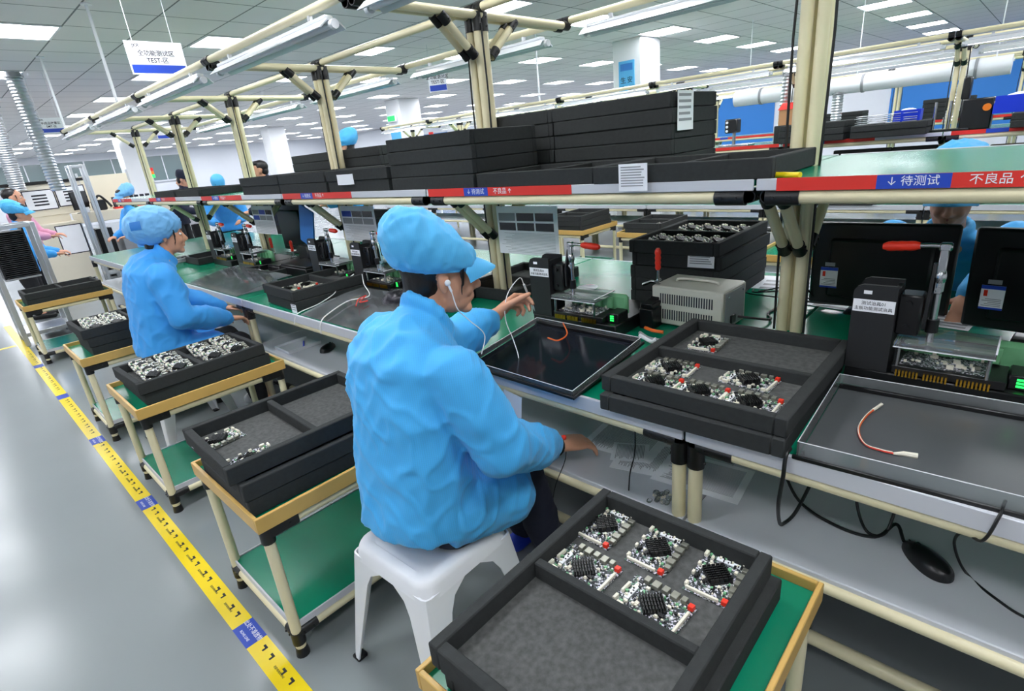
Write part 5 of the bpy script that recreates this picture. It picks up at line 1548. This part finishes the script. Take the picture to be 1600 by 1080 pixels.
w.box((2.5, Y1 - .08, 2.62), (9.54, Y1 - .03, 2.68)); w.box((2.5, Y1 - .08, 1.5), (9.54, Y1 - .03, 1.56)); tag(w.build('trim_9', M['wallw']), kind='structure')
for i, (x, y, z) in enumerate(((1.70, 6.6, ZB), (1.42, 2.9, ZB), (2.82, 6.3, ZB), (5.6, 4.6, 2.1))):
    pass
for i, (x, y, zz, lb) in enumerate(((XC - .70, 5.7, ZB + .03, 'thin white ceiling rod holding the left light rail, behind the big sign'), (FC - .70, 5.2, FB + .03, 'thin white ceiling rod above the second line, left of the second post head'), (XC - .70, 8.0, ZB + .03, 'thin white ceiling rod at the far end of the left light rail'))):
    t = thing('ceiling_rod', lb, 'rod', (x, y, zz)); MB().cyl((0, 0, 0), (0, 0, CEIL - zz), .012, n=8).build('rod', M['white'], t); MB().cyl((0, 0, CEIL - zz - .01), (0, 0, CEIL - zz), .04, n=12).build('ceiling_plate', M['white'], t)

# ------------------------------------------------------------------ machines at the far left
def alu_frame(label, x0, x1, y0, y1, z, group=None):
    t = thing('aluminium_frame', label, 'frame', (x0, y0, 0), 0, group)
    w, d, s = x1 - x0, y1 - y0, .022
    for x in (0, w):
        for y in (0, d): MB().box((x - s, y - s, 0), (x + s, y + s, z), .004).build('post', M['alu'], t)
    for zz in (z - s, .12):
        for y in (0, d): MB().box((s, y - s, zz - s), (w - s, y + s, zz + s), .004).build('rail', M['alu'], t)
        for x in (0, w): MB().box((x - s, s, zz - s), (x + s, d - s, zz + s), .004).build('rail', M['alu'], t)
    return t


cab = thing('machine_cabinet', 'beige machine cabinet at the far left with framed notices on its upper panel', 'cabinet', (1.12, 12.0, 0))
MB().box((0, 0, .06), (.74, .7, 1.04), .01).build('body', M['beige'], cab)
MB().box((0, .33, 1.0), (.7, .37, 1.2), .004).build('neck_panel', M['beige'], cab); MB().box((0, .32, 1.16), (1.0, .38, 1.68), .006).build('upper_panel', M['beige'], cab)
MB().box((-.06, .3, 1.68), (1.1, .4, 1.73), .004).build('top_bar', M['black'], cab)
for i, (x, z, w, h) in enumerate(((.18, 1.28, .40, .30), (.62, 1.30, .40, .30), (.40, .52, .34, .46))):
    y = .315 if i < 2 else -.004
    f = MB().box((x - .015, y, z - .015), (x + w + .015, y + .004, z + h + .015)).build('notice_frame', M['navy'], cab)
    MB().box((x, y - .003, z), (x + w, y, z + h)).build('notice_paper', M['paper'], f)
    if i < 2:
        q = MB()
        for j in range(4): q.box((x + w * .25, y - .005, z + h * (.2 + .17 * j)), (x + w * .75, y - .003, z + h * (.28 + .17 * j)))
        q.build('notice_text', M['ink'], f)['kind'] = 'stuff'
MB().box((.05, .03, 0), (.69, .67, .06)).build('plinth', M['blackm'], cab)
dk = thing('conveyor_desk', 'long beige machine desk at the far left behind the puffy cap, thick top edge', 'desk', (1.90, 11.9, 0))
MB().box((0, 0, .98), (1.9, .8, 1.15), .008).build('counter', M['beige'], dk)
for x in (.06, .95, 1.82):
    for y in (.06, .72): MB().box((x - .025, y - .025, 0), (x + .025, y + .025, .98), .004).build('leg', M['alu'], dk)
MB().box((.5, .1, .3), (1.6, .7, .62), .01).build('lower_cabinet', M['grey'], dk)
MB().box((.15, .15, .0), (.4, .6, .85), .006).build('dark_unit', M['black'], dk)
alu_frame('tall aluminium frame standing through the beige desk', 1.93, 2.12, 11.6, 11.84, 1.92)
pt = thing('partition_panel', 'pale grey partition panel behind the aluminium frame at the far left', 'panel', (2.2, 12.75, 1.15)); MB().box((0, 0, 0), (.75, .03, .6), .004).build('board', M['beige'], pt); MB().box((-.03, -.01, 0), (0, .04, .66)).build('post', M['alu'], pt); MB().box((.75, -.01, 0), (.78, .04, .66)).build('post', M['alu'], pt)
mo = thing('monitor', 'narrow dark monitor seen edge-on on the beige desk', 'monitor', (1.82 + .02, 12.1, 1.04), .9); mo.location = (1.98, 12.05, 1.15)
MB().box((-.22, -.015, .06), (.22, .015, .36), .006).build('housing', M['black'], mo); MB().box((-.08, -.06, 0), (.08, .06, .012), .003).build('foot', M['black'], mo); MB().box((-.02, -.012, .01), (.02, .012, .08)).build('neck', M['black'], mo)
cp_ = thing('cup', 'white cup on the beige desk in front of the dark monitor', 'cup', (2.02, 11.93, 1.15)); MB().cyl((0, 0, 0), (0, 0, .09), .035, .042, 16).build('cup_body', M['white'], cp_)
bk = thing('dark_equipment', 'dark jumbled equipment on the beige desk right of the monitor', 'equipment', (2.28, 12.3, 1.15))
MB().box((-.1, -.1, 0), (.1, .1, .18), .02).build('box_unit', M['black'], bk); MB().tube(curve_pts([(-.1, -.1, .1), (.0, -.15, .25), (.1, -.1, .16), (.16, -.12, .04)]), .02).build('hose', M['black'], bk)
kb = thing('dark_rack', 'row of dark plates with a red base on the beige desk behind the puffy cap', 'rack', (2.75, 12.1, 1.15)); MB().box((-.3, -.1, 0), (.45, .1, .03)).build('red_base', M['redlab'], kb)
for i in range(8): MB().box((-.28 + i * .09, -.09, .03), (-.255 + i * .09, .09, .2)).build('plate', M['navy'], kb)
alu_frame('aluminium trolley frame at the left edge holding a slotted black magazine', .38, .80, 7.75, 8.2, 1.27)
mg = thing('magazine_rack', 'black slotted magazine standing in the aluminium trolley at the left edge', 'magazine', (.42, 7.8, .72)); MB().box((0, 0, -.02), (.3, .34, 0)).build('base', M['alu'], mg)
MB().box((0, 0, 0), (.015, .34, .5)).build('side_wall', M['black'], mg); MB().box((.285, 0, 0), (.3, .34, .5)).build('side_wall', M['black'], mg)
q = MB()
for i in range(24): q.box((.015, .0, .01 + i * .02), (.285, .33, .018 + i * .02))
q.build('slots', M['blackm'], mg)['kind'] = 'stuff'
MB().box((-.05, -.06, -.60), (.40, .42, -.58)).build('tray_base', M['alu'], mg)
bc = thing('signal_beacon', 'red, amber and green signal beacon on a pole left of the navy cap', 'beacon', (3.2, 12.1, 1.15))
MB().cyl((0, 0, 0), (0, 0, .46), .012).build('pole', M['alu'], bc)
for i, c in enumerate(('gled', 'oled', 'rled')): MB().cyl((0, 0, .46 + i * .06), (0, 0, .515 + i * .06), .045, n=16).build('lens', M[c], bc)
bc = thing('signal_beacon', 'small white and red signal beacon far behind, right of the exit pillar', 'beacon', (9.4, 11.4, 0))
MB().cyl((0, 0, 0), (0, 0, 1.85), .03).build('pole', M['white'], bc)
for i, c in enumerate(('white', 'rled')): MB().cyl((0, 0, 1.85 + i * .1), (0, 0, 1.94 + i * .1), .06, n=14).build('lens', M[c], bc)

# ------------------------------------------------------------------ small things on the near bench
cable('cable_coil', 'grey cable coil left on the empty far end of the near bench', [(1.55 + .11 * math.cos(a), 5.95 + .09 * math.sin(a), ZT + .012 + .003 * a) for a in [k * .6 for k in range(24)]], .012, M['grey'])
dish = thing('dish', 'round white shallow dish on the green bench left of the tall tray stack', 'dish', (*at(918, 452, z=ZT)[:2], ZT))
MB().loft([[(r * math.cos(2 * PI * k / 28), r * math.sin(2 * PI * k / 28), z) for k in range(28)] for r, z in ((.04, 0), (.055, .012), (.058, .012), (.046, .004), (.02, .003))]).build('dish_body', M['white'], dish)
flat_paper('white paper on the far bench side behind the ivory power supply', 2.95, .62, .36, .26, PI / 2 + .1, ZT, 3)
flat_paper('white papers on the bench left of the first black monitor', 2.66, .36, .30, .22, PI / 2 - .15, ZT + .002, 3)
flat_paper('striped white paper under the gap between the two black monitors', 2.60, .07, .16, .22, PI / 2 - .1, ZT + .001, 5)
ab = thing('antistatic_bag', 'crumpled dark silver bag on the bench just left of the visor cap', 'bag', (1.66, 2.28, ZT + .0))
q = MB(); r = random.Random(2)
for i in range(26): q.ell((r.uniform(-.11, .11), r.uniform(-.16, .16), .03 + r.uniform(0, .05)), (r.uniform(.03, .06), r.uniform(.03, .06), .03), 10, 7)
me = fused(q, .010, 1, wrinkle(.012, 26)); put_mesh(me, 'bag_body', mat('silver_bag', (70, 68, 74), .3, .5, var=.5, scale=40), ab)
for i, (x, y, w, d, h) in enumerate(((1.76, 2.16, .34, .36, .10), (1.76, 3.74, .34, .40, .09), (1.76, 4.0 + .18, .3, .2, .07), (1.80, 4.6 - .28, .3, .1, .05))):
    block('fixture_case', ['flat black case at the back left of the visor-cap woman', 'flat black case between the two press fixture pairs', 'smaller flat black case in front of the black monitor', 'thin black case by the upright clamp'][i], 'case', (x, y, ZT), (x + w, y + d, ZT + h), M['black'], group='flat black cases on the bench')
fo = thing('folder', 'blue folder leaning beside the cream post left of the instruction sheet', 'folder', (2.0, 4.12, ZT + .19), 0)
q = MB(); q.M = Matrix.Rotation(.35, 4, 'X'); q.box((0, -.1, 0), (.012, .1, .3), .002); q.build('cover', M['bluecl'], fo); q = MB(); q.M = Matrix.Rotation(.35, 4, 'X'); q.box((.012, -.095, .005), (.016, .095, .295)); q.build('pages', M['paper'], fo)
MB().box((-.04, -.06, -.19), (.06, .10, .0), .01).build('holder', M['black'], fo)

for i, (y, lb) in enumerate(((1.38, 'black monitor under the second line shelf, right of the thick near post'), (.86, 'black monitor under the second line shelf beside the lavender case'), (-.12, 'black monitor under the second line shelf at the right edge'), (2.05, 'black monitor under the second line shelf left of the thick near post'))):
    monitor(lb, (6.75, y, FT), .52, .47, 0, 0, False, 'black monitors on the second line')
mk_ = thing('marker_pen', 'yellow marker pen on the shelf corner at the thick near post', 'pen', (1.70, .535, ZS + .009), 1.2)
MB().cyl((-.055, 0, 0), (.035, 0, 0), .008, n=12).build('barrel', M['yellow'], mk_); MB().cyl((.035, 0, 0), (.06, 0, 0), .0085, n=12).build('pen_cap', M['black'], mk_)
